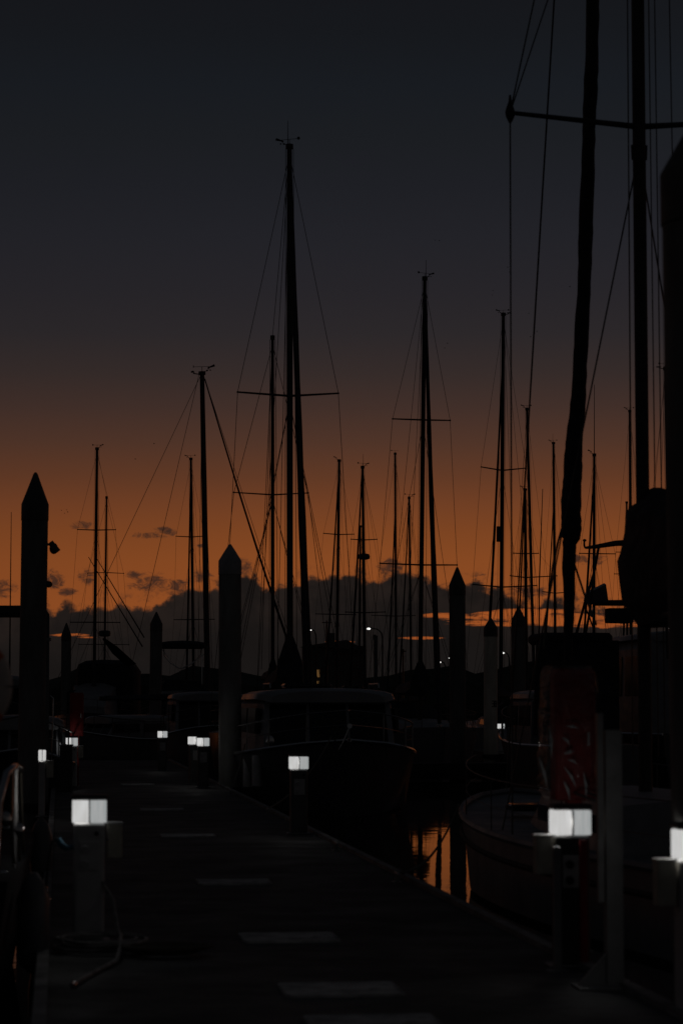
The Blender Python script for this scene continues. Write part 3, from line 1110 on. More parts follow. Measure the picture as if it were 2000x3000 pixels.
        if blen:
            m_ = MB()
            m_.tube([(0, mx_y - 0.1, zboom), (0, mx_y - blen, zboom + 0.08)], rm * 0.75, 10)
            m_.build('boom', M['mast'], t)
            if cover:
                m_ = MB()
                rr_ = []
                for f in (0, 0.03, 0.12, 0.35, 0.7, 0.97, 1):
                    yy = mx_y + 0.16 - (blen + 0.1) * f
                    hh = (cover_h if name_s != 'mizzen' else cover_h * 0.5) * (1.9 if f < 0.05 else 1.55 if f < 0.2 else 1.0 - 0.45 * f) * (0.25 if f in (0, 1) else 1)
                    ww_ = (cover_w if name_s != 'mizzen' else cover_w * 0.4) * (1 - 0.3 * f) * (0.3 if f in (0, 1) else 1)
                    rr_.append([(ww_ * math.cos(k * math.pi / 5) * (1.1 if math.sin(k * math.pi / 5) < 0 else 0.8 if math.sin(k * math.pi / 5) < 0.1 else 0.52), yy, zboom + 0.08 * f - 0.06 + hh * (0.5 + 0.5 * math.sin(k * math.pi / 5))) for k in range(10)])
                m_.loft(rr_)
                m_.build('sail_cover', M['sail'], t)
        masthead(t, (0, mx_y, zt), rm, mstyle, mflip, mh, -rz + random.Random(label).uniform(-0.7, 0.7) * 0.6)
        return rm

    zt = (ztop - WZ) / math.cos(heel)
    zb = fb + 1.25
    rm = rig(my, zt, w, spreaders, '', style, flip, jib, zb, 0.36 * L)
    if jib:
        ztj = at(jib[0], jib[1], Y).z - WZ
        p0 = Vector((0, my + 0.10, ztj))
        p1_ = Vector((0, my + J * 0.97, fb + 0.40))
        pp, rr = [], []
        for i in range(13):
            f = i / 12
            q = p0.lerp(p1_, f)
            q.y += -0.10 * math.sin(math.pi * f)
            pp.append(q)
            rr.append(jib_r * (0.55 + 0.65 * f + 0.06 * math.sin(f * 40)) * (0.55 if f > 0.96 else 1))
        m = MB()
        m.tube(pp, rr, 8)
        fj = m.build('furled_jib', M['sail'], t)
        m = MB()
        m.lathe([(0.05, 0), (0.11, 0.01), (0.11, 0.03), (0.05, 0.05), (0.05, 0.13), (0.11, 0.15), (0.10, 0.17)], (p1_.x, p1_.y + 0.01, p1_.z - 0.22), 12)
        m.build('furler_drum', M['steel'], fj)
        m = MB()
        m.tube([(0, my + 0.03, zt - 0.03 if ztj > zt - 1.5 else ztj + 0.3), (0, my + J, fb + 0.25)], wire, 4)
        m.build('forestay', M['wire'], t)
    if mizzen:
        (tx, ty), bpx, Ym, wm_, spr = mizzen['top'], mizzen['base'], mizzen['Y'], mizzen['w'], mizzen['spr']
        dy = (Ym - Y) * (1 if dirn > 0 else -1)
        zm = at(tx, ty, Ym).z - WZ
        old = base_px
        base_px, top0 = bpx, top
        top = (tx, ty)
        rig(my + dy, zm, wm_, spr, 'mizzen', mizzen.get('style', ''), 1, None, fb + 1.5, 0.2 * L)
        top = top0
        base_px = old
        m = MB()
        m.tube([(0, my, zt - 0.1), (0, my + dy, zm)], wire, 4)
        m.build('triatic_stay', M['wire'], t)
    return t, rg, my, zt


# the two masted tall ketch behind the motor boat
ketch, rgk, myk, ztk = sailboat('tallest sailing ketch, its high mast rising over the motor boat', (848, 425), 850, 64, 18.5, -1,
                                [(1160, 696, 996, 12)], jib=(862, 470, 907, 1900), L=14.5, B=4.0, fb=1.35, hull='hull_dark', J=5.0, style='vaw', flip=-1, mh=0.75,
                                mizzen=dict(top=(810, 985), base=803, Y=69, w=12, spr=[(1402, 685, 922, 8)]), jib_r=0.095, cover_h=0.80, cover_w=0.40, wire=0.008, mp=0.06)
sailboat('sloop lying side on with a slanting furled jib and fan of backstays', (593, 1092), 612, 88, 17, 1, [], jib=(606, 1112, 950, 2100), L=11.0, B=3.4, fb=1.1,
         J=4.1, style='avl', flip=1, rz=-R(82), jib_r=0.045, mh=0.95, wire=0.009, hull='hull_grey', dodger=False)
ket, _, kmy, _ = sailboat('trawler ketch with two slim masts and paired slanting poles', (285, 1312), 276, 112, 9.5, -1, [(1553, 227, 338, 2), (1823, 206, 350, 0)], None, L=12, B=3.8, fb=1.5,
         style='va', mizzen=dict(top=(316, 1455), base=306, Y=117, w=6.5, spr=[(1660, 257, 366, -2), (1880, 228, 380, 0)]), house=1.5, hull='hull_dark')
KO = ket.location.copy()
KI = (Matrix.Translation(KO) @ ket.rotation_euler.to_matrix().to_4x4()).inverted()


def kl(px, py, Y):
    return KI @ at(px, py, Y)


m = MB()
zt_ = kl(320, 1932, 112).z
prof = [(1.45, 1.2), (1.42, zt_ - 0.55), (1.30, zt_ - 0.22), (0.95, zt_ - 0.05), (0.2, zt_ + 0.02), (-0.7, zt_ - 0.02), (-1.15, zt_ - 0.16), (-1.4, zt_ - 0.5), (-1.45, 1.2)]
m.loft([[(x * k - 0.5, kmy - 2.2 + yy, min(z, zt_ - dz) if z > 1.3 else z) for x, z in prof] for yy, k, dz in ((-1.8, 0.85, 0.25), (-1.5, 0.97, 0.04), (1.5, 1.0, 0.0), (1.8, 0.9, 0.2))])
m.rbox((0.9, kmy - 0.2, 2.1), (0.9, 1.2, 1.4), 0.3, 4)
m.build('pilothouse', M['canvas'], ket)
for a_, b_ in (((260, 1632), (418, 1895)), ((284, 1636), (423, 1868))):
    m = MB()
    m.tube([kl(*a_, 111), kl(*b_, 111)], [0.016, 0.032], 8)
    m.build('slanting_pole', M['mast'], ket)
m = MB()
c_ = kl(307, 1855, 116.5)
m.lathe([(0.18, -0.16), (0.28, -0.12), (0.29, 0.0), (0.27, 0.10), (0.15, 0.13)], c_, 16)
m.build('radar_dome', M['ped_dark'], ket)
m = MB()
m.loft([[kl(300, 1872, 110), kl(306, 1868, 110), kl(330, 1890, 110), kl(322, 1900, 110)], [kl(330, 1915, 110), kl(345, 1895, 110), kl(400, 1945, 110), kl(375, 1955, 110)]], smooth=False)
m.build('davit_crane', M['canvas'], ket)
sailboat('slim sloop standing close left of the sloop with backstays', (560, 1342), 570, 122, 8.5, 1, [(1573, 517, 600, 2), (1815, 512, 630, 0)], (557, 1365, 545, 1900), L=10.5, style='va', flip=-1)
sailboat('small sloop with dark furled jib, right beside the tall ketch', (993, 1347), 984, 125, 9, 1, [(1566, 944, 1036, 2), (1800, 920, 1040, 0)], (985, 1390, 945, 1890), L=10, style='a', flip=-1)
sailboat('small sloop with a busy masthead cluster of vane, cups and aerial', (1062, 1366), 1070, 105, 9.5, 1, [(1582, 1027, 1105, 2), (1795, 1010, 1130, 2)], (1058, 1380, 1018, 1950), L=10, style='vaw')
smy, _, smmy, smz = sailboat('small mast with a radar dome, close left of the sloop with a masthead cluster', (1055, 1540), 1050, 138, 6.5, 1, [], None, L=8.5, B=2.7, style='')
m = MB()
m.lathe([(0.16, -0.2), (0.33, -0.15), (0.35, 0.0), (0.3, 0.12), (0.12, 0.16)], (0.2, smmy - 0.2, at(1055, 1630, 138).z - WZ), 16)
m.build('radar_dome', M['ped_dark'], smy)
sailboat('slender sloop with an arrow vane left of the mid height sloop', (1157, 1327), 1160, 134, 7, 1, [(1805, 1085, 1216, 2)], (1157, 1500, 1130, 1950), L=9.5, style='v')
sailboat('short masted sloop tucked just left of the mid height sloop', (1198, 1456), 1205, 116, 7, 1, [], (1195, 1480, 1163, 1940), L=8.5, B=2.8, style='va', jib_r=0.045)
sailboat('mid height sloop with long level spreaders and a fat furled genoa', (1243, 812), 1227, 75, 13.5, -1, [(1230, 1147, 1320, 2), (1655, 1110, 1340, 3)], (1246, 860, 1285, 2000), L=12.5, B=3.8, fb=1.2,
         J=4.1, style='vaw', flip=1, jib_r=0.085, cover_h=0.62, cover_w=0.36, wire=0.007)
s10, _, my10, _ = sailboat('sloop with a boxy radar reflector on its mast', (1473, 918), 1464, 97, 12, 1, [(1378, 1403, 1540, 8), (1720, 1377, 1570, 6)], (1468, 1060, 1418, 1950), L=11.5, B=3.5, fb=1.2, J=3.4,
                           style='val', flip=-1, jib_r=0.06, wire=0.0065)
m = MB()
zz = at(1457, 1565, 97).z - WZ
m.rbox((-0.12, my10 - 0.06, zz), (0.21, 0.18, 0.63), 0.03)
m.build('radar_reflector', M['mast'], s10)
sailboat('slim sloop close right of the sloop with the radar reflector', (1543, 1196), 1566, 112, 9, -1, [], None, L=9.5, style='va', flip=-1)
s12, _, my12, _ = sailboat('low sloop with a thick rig half behind the slim sloop', (1537, 1432), 1541, 132, 10, 1, [(1622, 1500, 1577, 1), (1692, 1490, 1632, 5)], (1530, 1450, 1505, 1850), L=9.5, style='va', flip=-1)
m = MB()
m.tube([(0.7, my12, 1.2), (0.75, my12, at(1567, 1700, 132).z), (1.0, my12, at(1582, 1432, 132).z - WZ)], [0.045, 0.04, 0.02], 6)
m.build('outrigger_pole', M['mast'], s12)
sailboat('small sloop with a dark furled jib left of the big furled sail', (1620, 1296), 1626, 146, 8.5, 1, [(1738, 1585, 1683, 5)], (1615, 1480, 1583, 1880), L=9.5, style='vaw', flip=-1)
s15, _, my15, z15 = sailboat('sloop with a long whip aerial above its masthead', (1739, 1330), 1736, 100, 9.5, 1, [(1622, 1693, 1800, 0)], (1735, 1400, 1692, 1890), L=10, style='a', flip=-1)
m = MB()
m.tube([(0, my15, z15), (0, my15, at(1738, 1127, 100).z - WZ)], [0.02, 0.012], 6)
m.build('whip_aerial', M['mast'], s15)
sailboat('sloop glimpsed just left of the near mast', (1843, 1202), 1846, 125, 8, 1, [(1618, 1800, 1890, 0), (1682, 1795, 1890, 0)], (1838, 1450, 1812, 1880), L=10, style='va', flip=-1)
sailboat('short bare mast left of the near mast and its big sail cover', (1834, 1470), 1835, 140, 6.5, 1, [], None, L=8.5, B=2.7, style='')
sailboat('sloop showing only its mast between near mast and edge pile', (1948, 1076), 1968, 82, 11.5, -1, [], (1952, 1100, 2035, 1950), L=11, B=3.5, style='valw', flip=1, jib_r=0.06)

# ------------------------------------------------------------------ the near yacht on the right
NY = 25.0
nx = lat(1887, NY)
ny = thing('sailing_boat', 'near blurred yacht with a thick dark furled sail and wide spreaders', 'sailboat', (nx, 26.0, WZ), 0, 'sailing boats moored in the marina')
rgn = hull_rings(13.0, 3.06, 0.70, 0.26, 0.72, 0.6, 21, 0.62, 0.3, 1.0)
m = MB()
m.loft(rgn)
m.build('hull', M['hull_pale'], ny)
m = MB()
for s in (1, -1):
    m.tube([p + Vector((0, 0, 0.03)) for p in deck_edge(rgn, s)], 0.04, 6)
m.build('toe_rail', M['hull_pale'], ny)
m = MB()
for s in (1, -1):
    m.tube([p + Vector((s * 0.012 - s * 0.02, 0, -0.20)) for p in deck_edge(rgn, s)], 0.035, 6)
m.build('rub_strake', M['rubber'], ny)
m = MB()
rr = []
for f in (0, 0.05, 0.4, 0.8, 0.95, 1.0):
    yy = -3.6 + 5.6 * f
    hw = 0.98 - 0.30 * f ** 2
    hz = 0.5 * (1 if f < 0.9 else 0.4 if f < 1 else 0.1)
    rr.append([(hw, yy, 0.70), (hw * 0.9, yy, 0.70 + hz), (hw * 0.4, yy, 0.74 + hz), (-hw * 0.4, yy, 0.74 + hz), (-hw * 0.9, yy, 0.70 + hz), (-hw, yy, 0.70)])
m.loft(rr, smooth=False)
nc = m.build('cabin', M['deckgel'], ny)
for s in (-1, 1):
    for k in range(3):
        m = MB()
        yy = -2.9 + k * 1.3
        m.rbox((s * 0.925, yy, 0.99), (0.03, 0.75, 0.17), 0.012)
        m.build('window', M['glass'], nc)
rail(rgn, ny, 0.6, 0, 19, 5, r=0.007, material='wire')
m = MB()
for (hx, hy) in ((-0.5, 2.8), (0.0, 3.3)):
    m.rbox((hx, hy, 0.92), (0.5, 0.5, 0.08), 0.05)
m.build('deck_hatch', M['glass'], ny)
MY = NY - 26.0
m = MB()
m.tube([(0, MY, 0.8), (0, MY, 9), (0, MY, 15.2)], [0.072, 0.07, 0.06], 14)
m.build('mast', M['mast'], ny)
zs = at(1887, 372, NY).z - WZ
tips = []
for s, pl, pyy in ((-1, 1490, 330), (1, 2275, 332)):
    ln = abs(pl - 1887) * NY / FPX
    tip = Vector((s * ln, MY, at(1490, pyy, NY).z - WZ))
    tips.append(tip)
    m = MB()
    m.tube([(0, MY, zs), tip], [0.034, 0.024], 8)
    sp_ = m.build('spreader', M['mast'], ny)
    m = MB()
    m.lathe([(0.015, -0.11), (0.045, -0.05), (0.055, 0.0), (0.045, 0.04), (0.018, 0.12), (0.012, 0.19)], tip, 10)
    m.build('tip_boot', M['rubber'], sp_)
m = MB()
for s, tip in zip((-1, 1), tips):
    ch = Vector((s * 1.42, MY, 0.8))
    m.tube([(0, MY, 14.9), tip, ch], 0.009, 6)
    m.tube([(s * 0.2, MY + 0.1, 12.0), tip], 0.008, 6)
    m.tube([(0, MY, zs - 0.25), (s * 1.36, MY + 0.9, 0.8)], 0.009, 6)
    m.tube([(s * 0.078, MY, zs - 0.2), (s * 0.072, MY, zs - 0.36)], 0.014, 6)
m.tube([(0, MY, 14.9), (0, -6.3, 1.0)], 0.010, 6)
for q in ((-0.12, 0.02), (-0.14, -0.05), (0.14, 0.02), (0.18, -0.1), (0.42, 0.1)):
    m.tube([(q[0] * 0.8, MY + q[1], 14.5), (q[0] * 1.05, MY + q[1], 1.6)], 0.007, 5)
m.build('rigging', M['wire'], ny)


def loc_n(px, py, Y):
    return at(px, py, Y) - Vector((nx, 26.0, WZ))


m = MB()
m.tube([(0, MY + 0.05, 14.8), loc_n(1622, 0, 29.6), loc_n(1482, 2310, 32.2)], 0.012, 6)
m.build('forestay', M['wire'], ny)
# furled staysail, its lower hem narrower
path = [(0.0, MY + 0.1, 14.2)]
rad = [0.05]
for (px, py, Yd, ww) in ((1737, -60, 27.2, 36), (1733, 100, 27.3, 36), (1729, 260, 27.4, 39), (1722, 440, 27.6, 36), (1717, 620, 27.8, 41), (1711, 800, 27.95, 37), (1703, 980, 28.1, 40), (1693, 1160, 28.3, 40), (1681, 1300, 28.4, 47),
                         (1675, 1400, 28.5, 53), (1672, 1480, 28.55, 55), (1672, 1548, 28.6, 55), (1672, 1572, 28.65, 52), (1666, 1588, 28.65, 38), (1666, 1680, 28.75, 35), (1665, 1800, 28.9, 29), (1663, 1900, 29.0, 23), (1657, 2100, 29.1, 18), (1650, 2260, 29.2, 14)):
    path.append(loc_n(px, py, Yd))
    rad.append(ww * Yd / FPX / 2)
fine_p, fine_r = [], []
rnd = random.Random(11)
for i in range(len(path) - 1):
    a_, b_ = Vector(path[i]), Vector(path[i + 1])
    n_ = 6 if i else 14
    for k in range(n_):
        f = k / n_
        q = a_.lerp(b_, f)
        q.x += rnd.uniform(-0.004, 0.004) + 0.003 * math.sin((i * 6 + k) * 0.55)
        fine_p.append(q)
        fine_r.append((rad[i] + (rad[i + 1] - rad[i]) * f) * (1.09 + rnd.uniform(-0.03, 0.03) + 0.022 * math.sin((i * 6 + k) * 0.8)))
fine_p.append(Vector(path[-1]))
fine_r.append(rad[-1])
m = MB()
m.tube(fine_p, fine_r, 14)
m.build('furled_sail', M['sail'], ny)
m = MB()
m.tube([loc_n(1650, 1530, 28.6), loc_n(1634, 1585, 28.6), loc_n(1618, 1660, 28.6), loc_n(1604, 1760, 28.6), loc_n(1590, 1900, 28.5)], 0.014, 6)
m.tube([loc_n(1682, 1655, 28.7), loc_n(1710, 1740, 28.4), loc_n(1745, 1830, 28.0)], 0.013, 6)
m.build('jib_sheet', M['rope'], ny)
# stacked mainsail on the boom, seen end on
m = MB()
m.tube([(0, MY - 0.1, 3.05), (0, MY - 4.6, 3.15)], 0.07, 10)
m.build('boom', M['mast'], ny)
outl = [(1905, 1840), (1868, 1835), (1845, 1800), (1820, 1760), (1812, 1700), (1806, 1645), (1815, 1620), (1828, 1560), (1832, 1500), (1848, 1482), (1868, 1470), (1895, 1436), (1912, 1428), (1948, 1440), (1980, 1452), (1992, 1600), (1985, 1760), (1950, 1838)]
cen = Vector((0.03, 0, loc_n(1900, 1640, NY).z))
base_ring = []
for (px, py) in outl:
    q = loc_n(px, py, NY)
    base_ring.append(Vector((q.x, 0, q.z)))
rr = []
for f, sc in ((0.16, 0.6), (0.08, 0.93), (0.0, 1.0), (-0.35, 0.97), (-1.2, 0.8), (-2.8, 0.55), (-4.4, 0.36), (-4.55, 0.2)):
    rr.append([Vector((cen.x + (p.x - cen.x) * sc, MY + f, cen.z - 0.35 * (1 - sc) + (p.z - cen.z) * sc)) for p in base_ring])
m = MB()
m.loft(rr)
m.build('sail_cover', M['canvas'], ny)

# ------------------------------------------------------------------ motor boats
def motorboat(label, loc, rz, L=9.0, B=3.4, fb=1.1, hull='gel', house=(-0.28, 0.12, 1.35), name='motor_boat', fly=None, rails=True, cover=None, roof_over=0.12, rmat='wire', rh=0.6, hwf=0.40, group='motor boats moored along the docks'):
    t = thing(name, label, 'motorboat', loc, rz, group)
    rg = hull_rings(L, B, fb, 0.42, 0.85, 0.5, 17, 0.6, 0.9)
    m = MB()
    m.loft(rg)
    m.build('hull', M[hull], t)
    m = MB()
    for s in (1, -1):
        m.tube([p + Vector((0, 0, -0.02)) for p in deck_edge(rg, s)], 0.035, 6)
    m.build('rub_rail', M['steel'], t)
    y0, y1, hh = house[0] * L, house[1] * L, house[2]
    m = MB()
    hw = B * hwf
    z0 = fb
    rr = []
    for f, k in ((0, 1), (0.5, 1), (0.8, 0.97), (1.0, 0.9)):
        yy = y0 + (y1 - y0) * f
        rk = -0.0 if f < 1 else 0.0
        top = 0.90
        rr.append([(hw * k, yy, z0), (hw * k * 0.96, yy - (0.45 if f == 1 else 0), z0 + hh * 0.85), (hw * k * top * 0.85, yy - (0.45 / 0.85 if f == 1 else 0), z0 + hh), (0, yy - (0.45 * 1.04 / 0.85 if f == 1 else 0), z0 + hh * 1.04),
                   (-hw * k * top * 0.85, yy - (0.45 / 0.85 if f == 1 else 0), z0 + hh), (-hw * k * 0.96, yy - (0.45 if f == 1 else 0), z0 + hh * 0.85), (-hw * k, yy, z0)])
    m.loft(rr, smooth=False)
    hs = m.build('wheelhouse', M['deckgel'], t)
    # windscreen panes on the raked front and side windows
    A, Bt = Vector(rr[-1][0]), Vector(rr[-1][1])
    for k in range(3):
        m = MB()
        x0 = -hw * 0.9 * 0.93 + k * hw * 0.9 * 0.62 + 0.03
        x1 = x0 + hw * 0.9 * 0.62 - 0.06
        za, zb_ = z0 + hh * 0.14, z0 + hh * 0.84
        ya, yb = y1 - 0.45 * 0.14 / 0.85, y1 - 0.45 * 0.84 / 0.85
        q = [Vector((x0, ya, za)), Vector((x1, ya, za)), Vector((x1 * 0.97, yb, zb_)), Vector((x0 * 0.97, yb, zb_))]
        m.loft([[p + Vector((0, 0.015, 0.0)) for p in q], [p - Vector((0, 0.02, 0)) for p in q]], smooth=False)
        m.build('windscreen', M['glass'], hs)
    for s in (-1, 1):
        for k in range(2):
            ya = y0 + (y1 - y0) * (0.06 + 0.46 * k)
            yb = ya + (y1 - y0) * 0.38
            m = MB()
            q = [Vector((s * hw * 0.985, ya, z0 + hh * 0.38)), Vector((s * hw * 0.985, yb, z0 + hh * 0.38)), Vector((s * hw * 0.965, yb, z0 + hh * 0.78)), Vector((s * hw * 0.965, ya, z0 + hh * 0.78))]
            m.loft([[p + Vector((s * 0.02, 0, 0)) for p in q], [p - Vector((s * 0.05, 0, 0)) for p in q]], smooth=False)
            m.build('window', M['glass'], hs)
    m = MB()
    rr = []
    zt_ = z0 + hh * 0.97
    for f in (0, 0.03, 0.12, 0.5, 0.85, 0.96, 1.0):
        yy = y0 - roof_over / 2 + (y1 - y0 - 0.30 + roof_over) * f
        k = 0.80 if f in (0, 1.0) else 0.93 if f in (0.03, 0.96) else 1.0
        dz = -0.07 if f in (0, 1.0) else -0.02 if f in (0.03, 0.96) else 0.0
        w_ = hw * 0.98 * k
        up = [(w_ * math.cos(a) if abs(math.cos(a)) < 0.98 else w_ * math.cos(a), yy, zt_ - 0.06 + dz + 0.23 * max(0.0, math.sin(a)) ** 0.55) for a in [math.pi * q / 12 for q in range(13)]]
        
        rr.append(up + [(-w_ * 0.97, yy, zt_ - 0.06 + dz), (w_ * 0.97, yy, zt_ - 0.06 + dz)])
    m.loft(rr)
    m.build('roof', M['gel'], t)
    if rails:
        rail(rg, t, rh, 7, None, 2, r=0.016, inset=0.05, material=rmat)
    return t, rg, dict(y0=y0, y1=y1, top=z0 + hh * 0.97 + 0.165, hw=hw, fb=fb)


# main motor boat, bow towards us
BM = at(960, 2064, 46)
mbx, rgm, inf = motorboat('white motor boat with a wide dark wheelhouse and curved bow rail, bow towards us', (lat(992, 46.5) + 0.05, 50.4, WZ), math.pi, L=10.4, B=3.85, fb=1.08, hull='hull_grey', house=(-0.30, 0.18, 1.28), rmat='dull_steel', rh=0.54, hwf=0.385)
m = MB()
m.rbox((0.3, 0.2, inf['top'] + 0.05), (1.0, 0.8, 0.09), 0.1)
m.rbox((-0.62, 0.6, inf['top'] + 0.02), (0.45, 0.45, 0.05), 0.1)
m.build('roof_hatch', M['glass'], mbx)
m = MB()
for s in (-1, 1):
    m.tube([(s * 1.12, -0.7, inf['top']), (s * 1.12, -0.65, inf['top'] + 0.09), (s * 1.12, 0.9, inf['top'] + 0.09), (s * 1.12, 0.95, inf['top'])], 0.016, 6)
m.build('roof_rail', M['steel'], mbx)
m = MB()
m.tube([(0.1, -0.9, inf['top']), (0.1, -0.9, inf['top'] + 0.95)], [0.035, 0.03], 8)
m.build('short_mast', M['mast'], mbx)
m = MB()
for s in (1, -1):
    pth = [Vector((s * (0.98 - 0.02 * k), -0.0, 0.9)) for k in range(1)]
m.tube([(1.62, 1.6, 1.10), (1.62, 1.6, 0.5)], 0.10, 12)
m.tube([(1.62, 1.6, 1.30), (1.62, 1.6, 1.1)], 0.012, 6)
m.build('fender', M['fender'], mbx)
m = MB()
m.tube([(1.52, 2.6, 1.15), (1.52, 2.6, 0.55)], 0.10, 12)
m.build('fender', M['fender'], mbx)
m = MB()
m.tube([(0, 5.25, 1.75), (0, 5.05, 1.70), (0, 4.7, 1.68)], 0.05, 8)
m.tube([(0, 5.22, 1.72), (0.12, 5.26, 1.45), (0.2, 5.2, 1.3)], 0.02, 6)
m.build('anchor', M['steel'], mbx)
m = MB()
m.ball((1.20, 1.9, 1.42), (0.09, 0.05, 0.12), 10)
m.build('horn', M['steel'], mbx)

# boats further along
motorboat('sports cruiser with a rounded dark canopy behind the thick pile', (lat(628, 76), 79.3, WZ), math.pi, L=8.5, B=3.1, fb=1.1, hull='hull_grey', house=(-0.34, 0.14, 1.35))
mb3, rg3, inf3 = motorboat('small cabin cruiser lying across the end of the dock', (lat(345, 84), 84.0, WZ), R(128), L=5.2, B=2.2, fb=0.95, hull='gel', house=(-0.35, 0.22, 0.70))
# flybridge boat with a canvas canopy
mb5, rg5, inf5 = motorboat('flybridge cruiser under a dark canvas canopy on curved hoops', (lat(545, 98), 101.0, WZ), math.pi, L=10.0, B=3.4, fb=1.3, hull='gel', house=(-0.3, 0.15, 1.3))
zc = at(540, 1873, 98).z - WZ
cx = 0.0
m = MB()
rr = []
for f in (0, 0.08, 0.5, 0.92, 1):
    yy = -2.3 + 2.6 * f
    dz = 0.10 if f in (0, 1) else 0.0
    rr.append([(0.98, yy, zc - 0.26), (0.95, yy, zc - 0.06 - dz), (0.6, yy, zc - dz), (0, yy, zc + 0.03 - dz), (-0.6, yy, zc - dz), (-0.95, yy, zc - 0.06 - dz), (-0.98, yy, zc - 0.26), (-0.9, yy, zc - 0.27), (0.9, yy, zc - 0.27)])
m.loft(rr)
m.build('canopy', M['canvas'], mb5)
m = MB()
for yy in (-2.2, 0.2):
    m.tube([(-0.95, yy, inf5['top']), (-0.95, yy, zc - 0.2)], 0.02, 6)
    m.tube([(0.95, yy, inf5['top']), (0.95, yy, zc - 0.2)], 0.02, 6)
m.tube([(-0.78, 0.2, zc - 0.26), (-0.76, 0.1, zc - 0.55), (-0.45, 0, zc - 0.90), (0.0, 0, zc - 1.12), (0.15, 0, zc - 1.12), (0.5, 0, zc - 0.9), (0.76, 0.1, zc - 0.6), (0.78, 0.2, zc - 0.26)], 0.022, 6)
m.tube([(-0.95, 0.2, zc - 0.5), (0.1, -0.2, zc - 1.25), (0.9, 0.2, zc - 0.28)], 0.014, 6)
m.build('canopy_hoop', M['steel'], mb5)
m = MB()
m.loft([[(0.95, -2.3, inf5['top']), (-0.95, -2.3, inf5['top']), (-0.95, -2.3, inf5['top'] + 0.25), (0.95, -2.3, inf5['top'] + 0.35)], [(0.95, 0.4, inf5['top']), (-0.95, 0.4, inf5['top']), (-0.7, 0.3, inf5['top'] + 0.4), (0.7, 0.3, inf5['top'] + 0.45)]], smooth=False)
m.build('flybridge', M['canvas'], mb5)

# cruiser at the left edge with a whip aerial
mbl, rgl, infl = motorboat('motor cruiser at the left edge with a tall whip aerial', (lat(-70, 60), 63, WZ), math.pi, L=10, B=3.4, fb=1.3, hull='hull_dark', house=(-0.3, 0.15, 1.5))
za = at(28, 1500, 60).z - WZ
lx = -(at(28, 2064, 60).x - lat(-70, 60))
m = MB()
m.tube([(lx, 3.0 - 0.0, 2.6), (lx, 3.0, za * 0.55), (lx, 3.0, za)], [0.03, 0.02, 0.008], 6)
m.build('whip_aerial', M['mast'], mbl)
m = MB()
zf = at(20, 1790, 60).z - WZ
m.rbox((lx + 0.25, 2.6, zf), (1.4, 2.2, 0.22), 0.1)
for xx in (-0.35, 0.85):
    m.tube([(lx + xx, 1.7, 2.8), (lx + xx, 1.7, zf)], 0.02, 6)
    m.tube([(lx + xx, 3.5, 2.8), (lx + xx - 0.15, 3.3, zf)], 0.02, 6)
m.build('bimini', M['canvas'], mbl)

# launch with a stern arch carrying solar panel and boxes (seen past the near furled sail)
AY = 58.0
ma, rga, infa = motorboat('launch with a canvas top and a stern arch carrying a solar panel', (lat(1690, AY), AY + 2.6, WZ), 0.0, L=10.0, B=2.4, fb=1.15, hull='hull_grey', house=(-0.16, 0.2, 1.25))
OA = Vector((lat(1690, AY), AY + 2.6, WZ))


def la(px, py, Y=AY):
    return at(px, py, Y) - OA


m = MB()
tz = la(1690, 1853).z
m.rbox((la(1685, 1860).x, -1.9, tz - 0.14), (1.78, 2.0, 0.26), 0.22, 5)
m.loft([[(la(1565, 1900).x, -2.85, tz - 0.2), (la(1805, 1900).x, -2.85, tz - 0.2), (la(1805, 1900).x, -2.8, 1.4), (la(1555, 1900).x, -2.8, 1.4)],
        [(la(1565, 1900).x, -2.78, tz - 0.2), (la(1805, 1900).x, -2.78, tz - 0.2), (la(1805, 1900).x, -2.73, 1.4), (la(1555, 1900).x, -2.73, 1.4)]], smooth=False)
m.build('canvas_top', M['canvas'], ma)
m = MB()
for dy in (0.0, 0.5):
    k = 0 if dy == 0 else 30
    m.tube([la(1752 - k * 0.0, 1605), la(1738, 1680), la(1712, 1765), la(1686, 1860), la(1670, 1930)], 0.034, 8) if dy == 0 else m.tube([la(1752, 1608), la(1737, 1690), la(1728, 1780), la(1712, 1870), la(1705, 1930)], 0.030, 8)
m.tube([la(1713, 1605), la(1740, 1602), la(1800, 1592), la(1835, 1590), la(1900, 1592), la(1960, 1600)], [0.03, 0.05, 0.07, 0.075, 0.07, 0.06], 8)
m.tube([la(1713, 1606), la(1710, 1598), la(1710, 1585)], 0.025, 8)
m.ball(la(1711, 1583), (0.05, 0.05, 0.035), 8)
m.tube([la(1935, 1600), la(1945, 1700), la(1955, 1930)], 0.034, 8)
m.tube([la(1710, 1765), la(1830, 1763), la(1955, 1768)], 0.05, 8)
m.tube([la(1708, 1772), la(1722, 1800), la(1740, 1850)], 0.02, 6)
m.build('stern_arch', M['mast'], ma)
m = MB()
q = [la(1719, 1739), la(1774, 1712), la(1781, 1762), la(1713, 1764)]
m.loft([q, [p + Vector((0.03, 0.35, 0.05)) for p in q]], smooth=False)
m.build('solar_panel', M['solar'], ma)
m = MB()
c_ = la(1812, 1804)
m.rbox(c_, (0.62, 0.5, 0.36), 0.05)
c_ = la(1800, 1768)
m.rbox(c_, (1.0, 0.5, 0.10), 0.04)
m.build('storage_box', M['canvas'], ma)
m = MB()
m.ball(la(1732, 1802), 0.05, 10)
m.tube([la(1732, 1796), la(1738, 1780)], 0.02, 6)
m.build('deck_lamp', M['steel'], ma)

motorboat('tall dark motor yacht low behind the near mast and sail cover', (16.1, 63, WZ), 0.0, L=11.0, B=3.7, fb=1.4, hull='hull_dark', house=(-0.3, 0.15, 2.55))
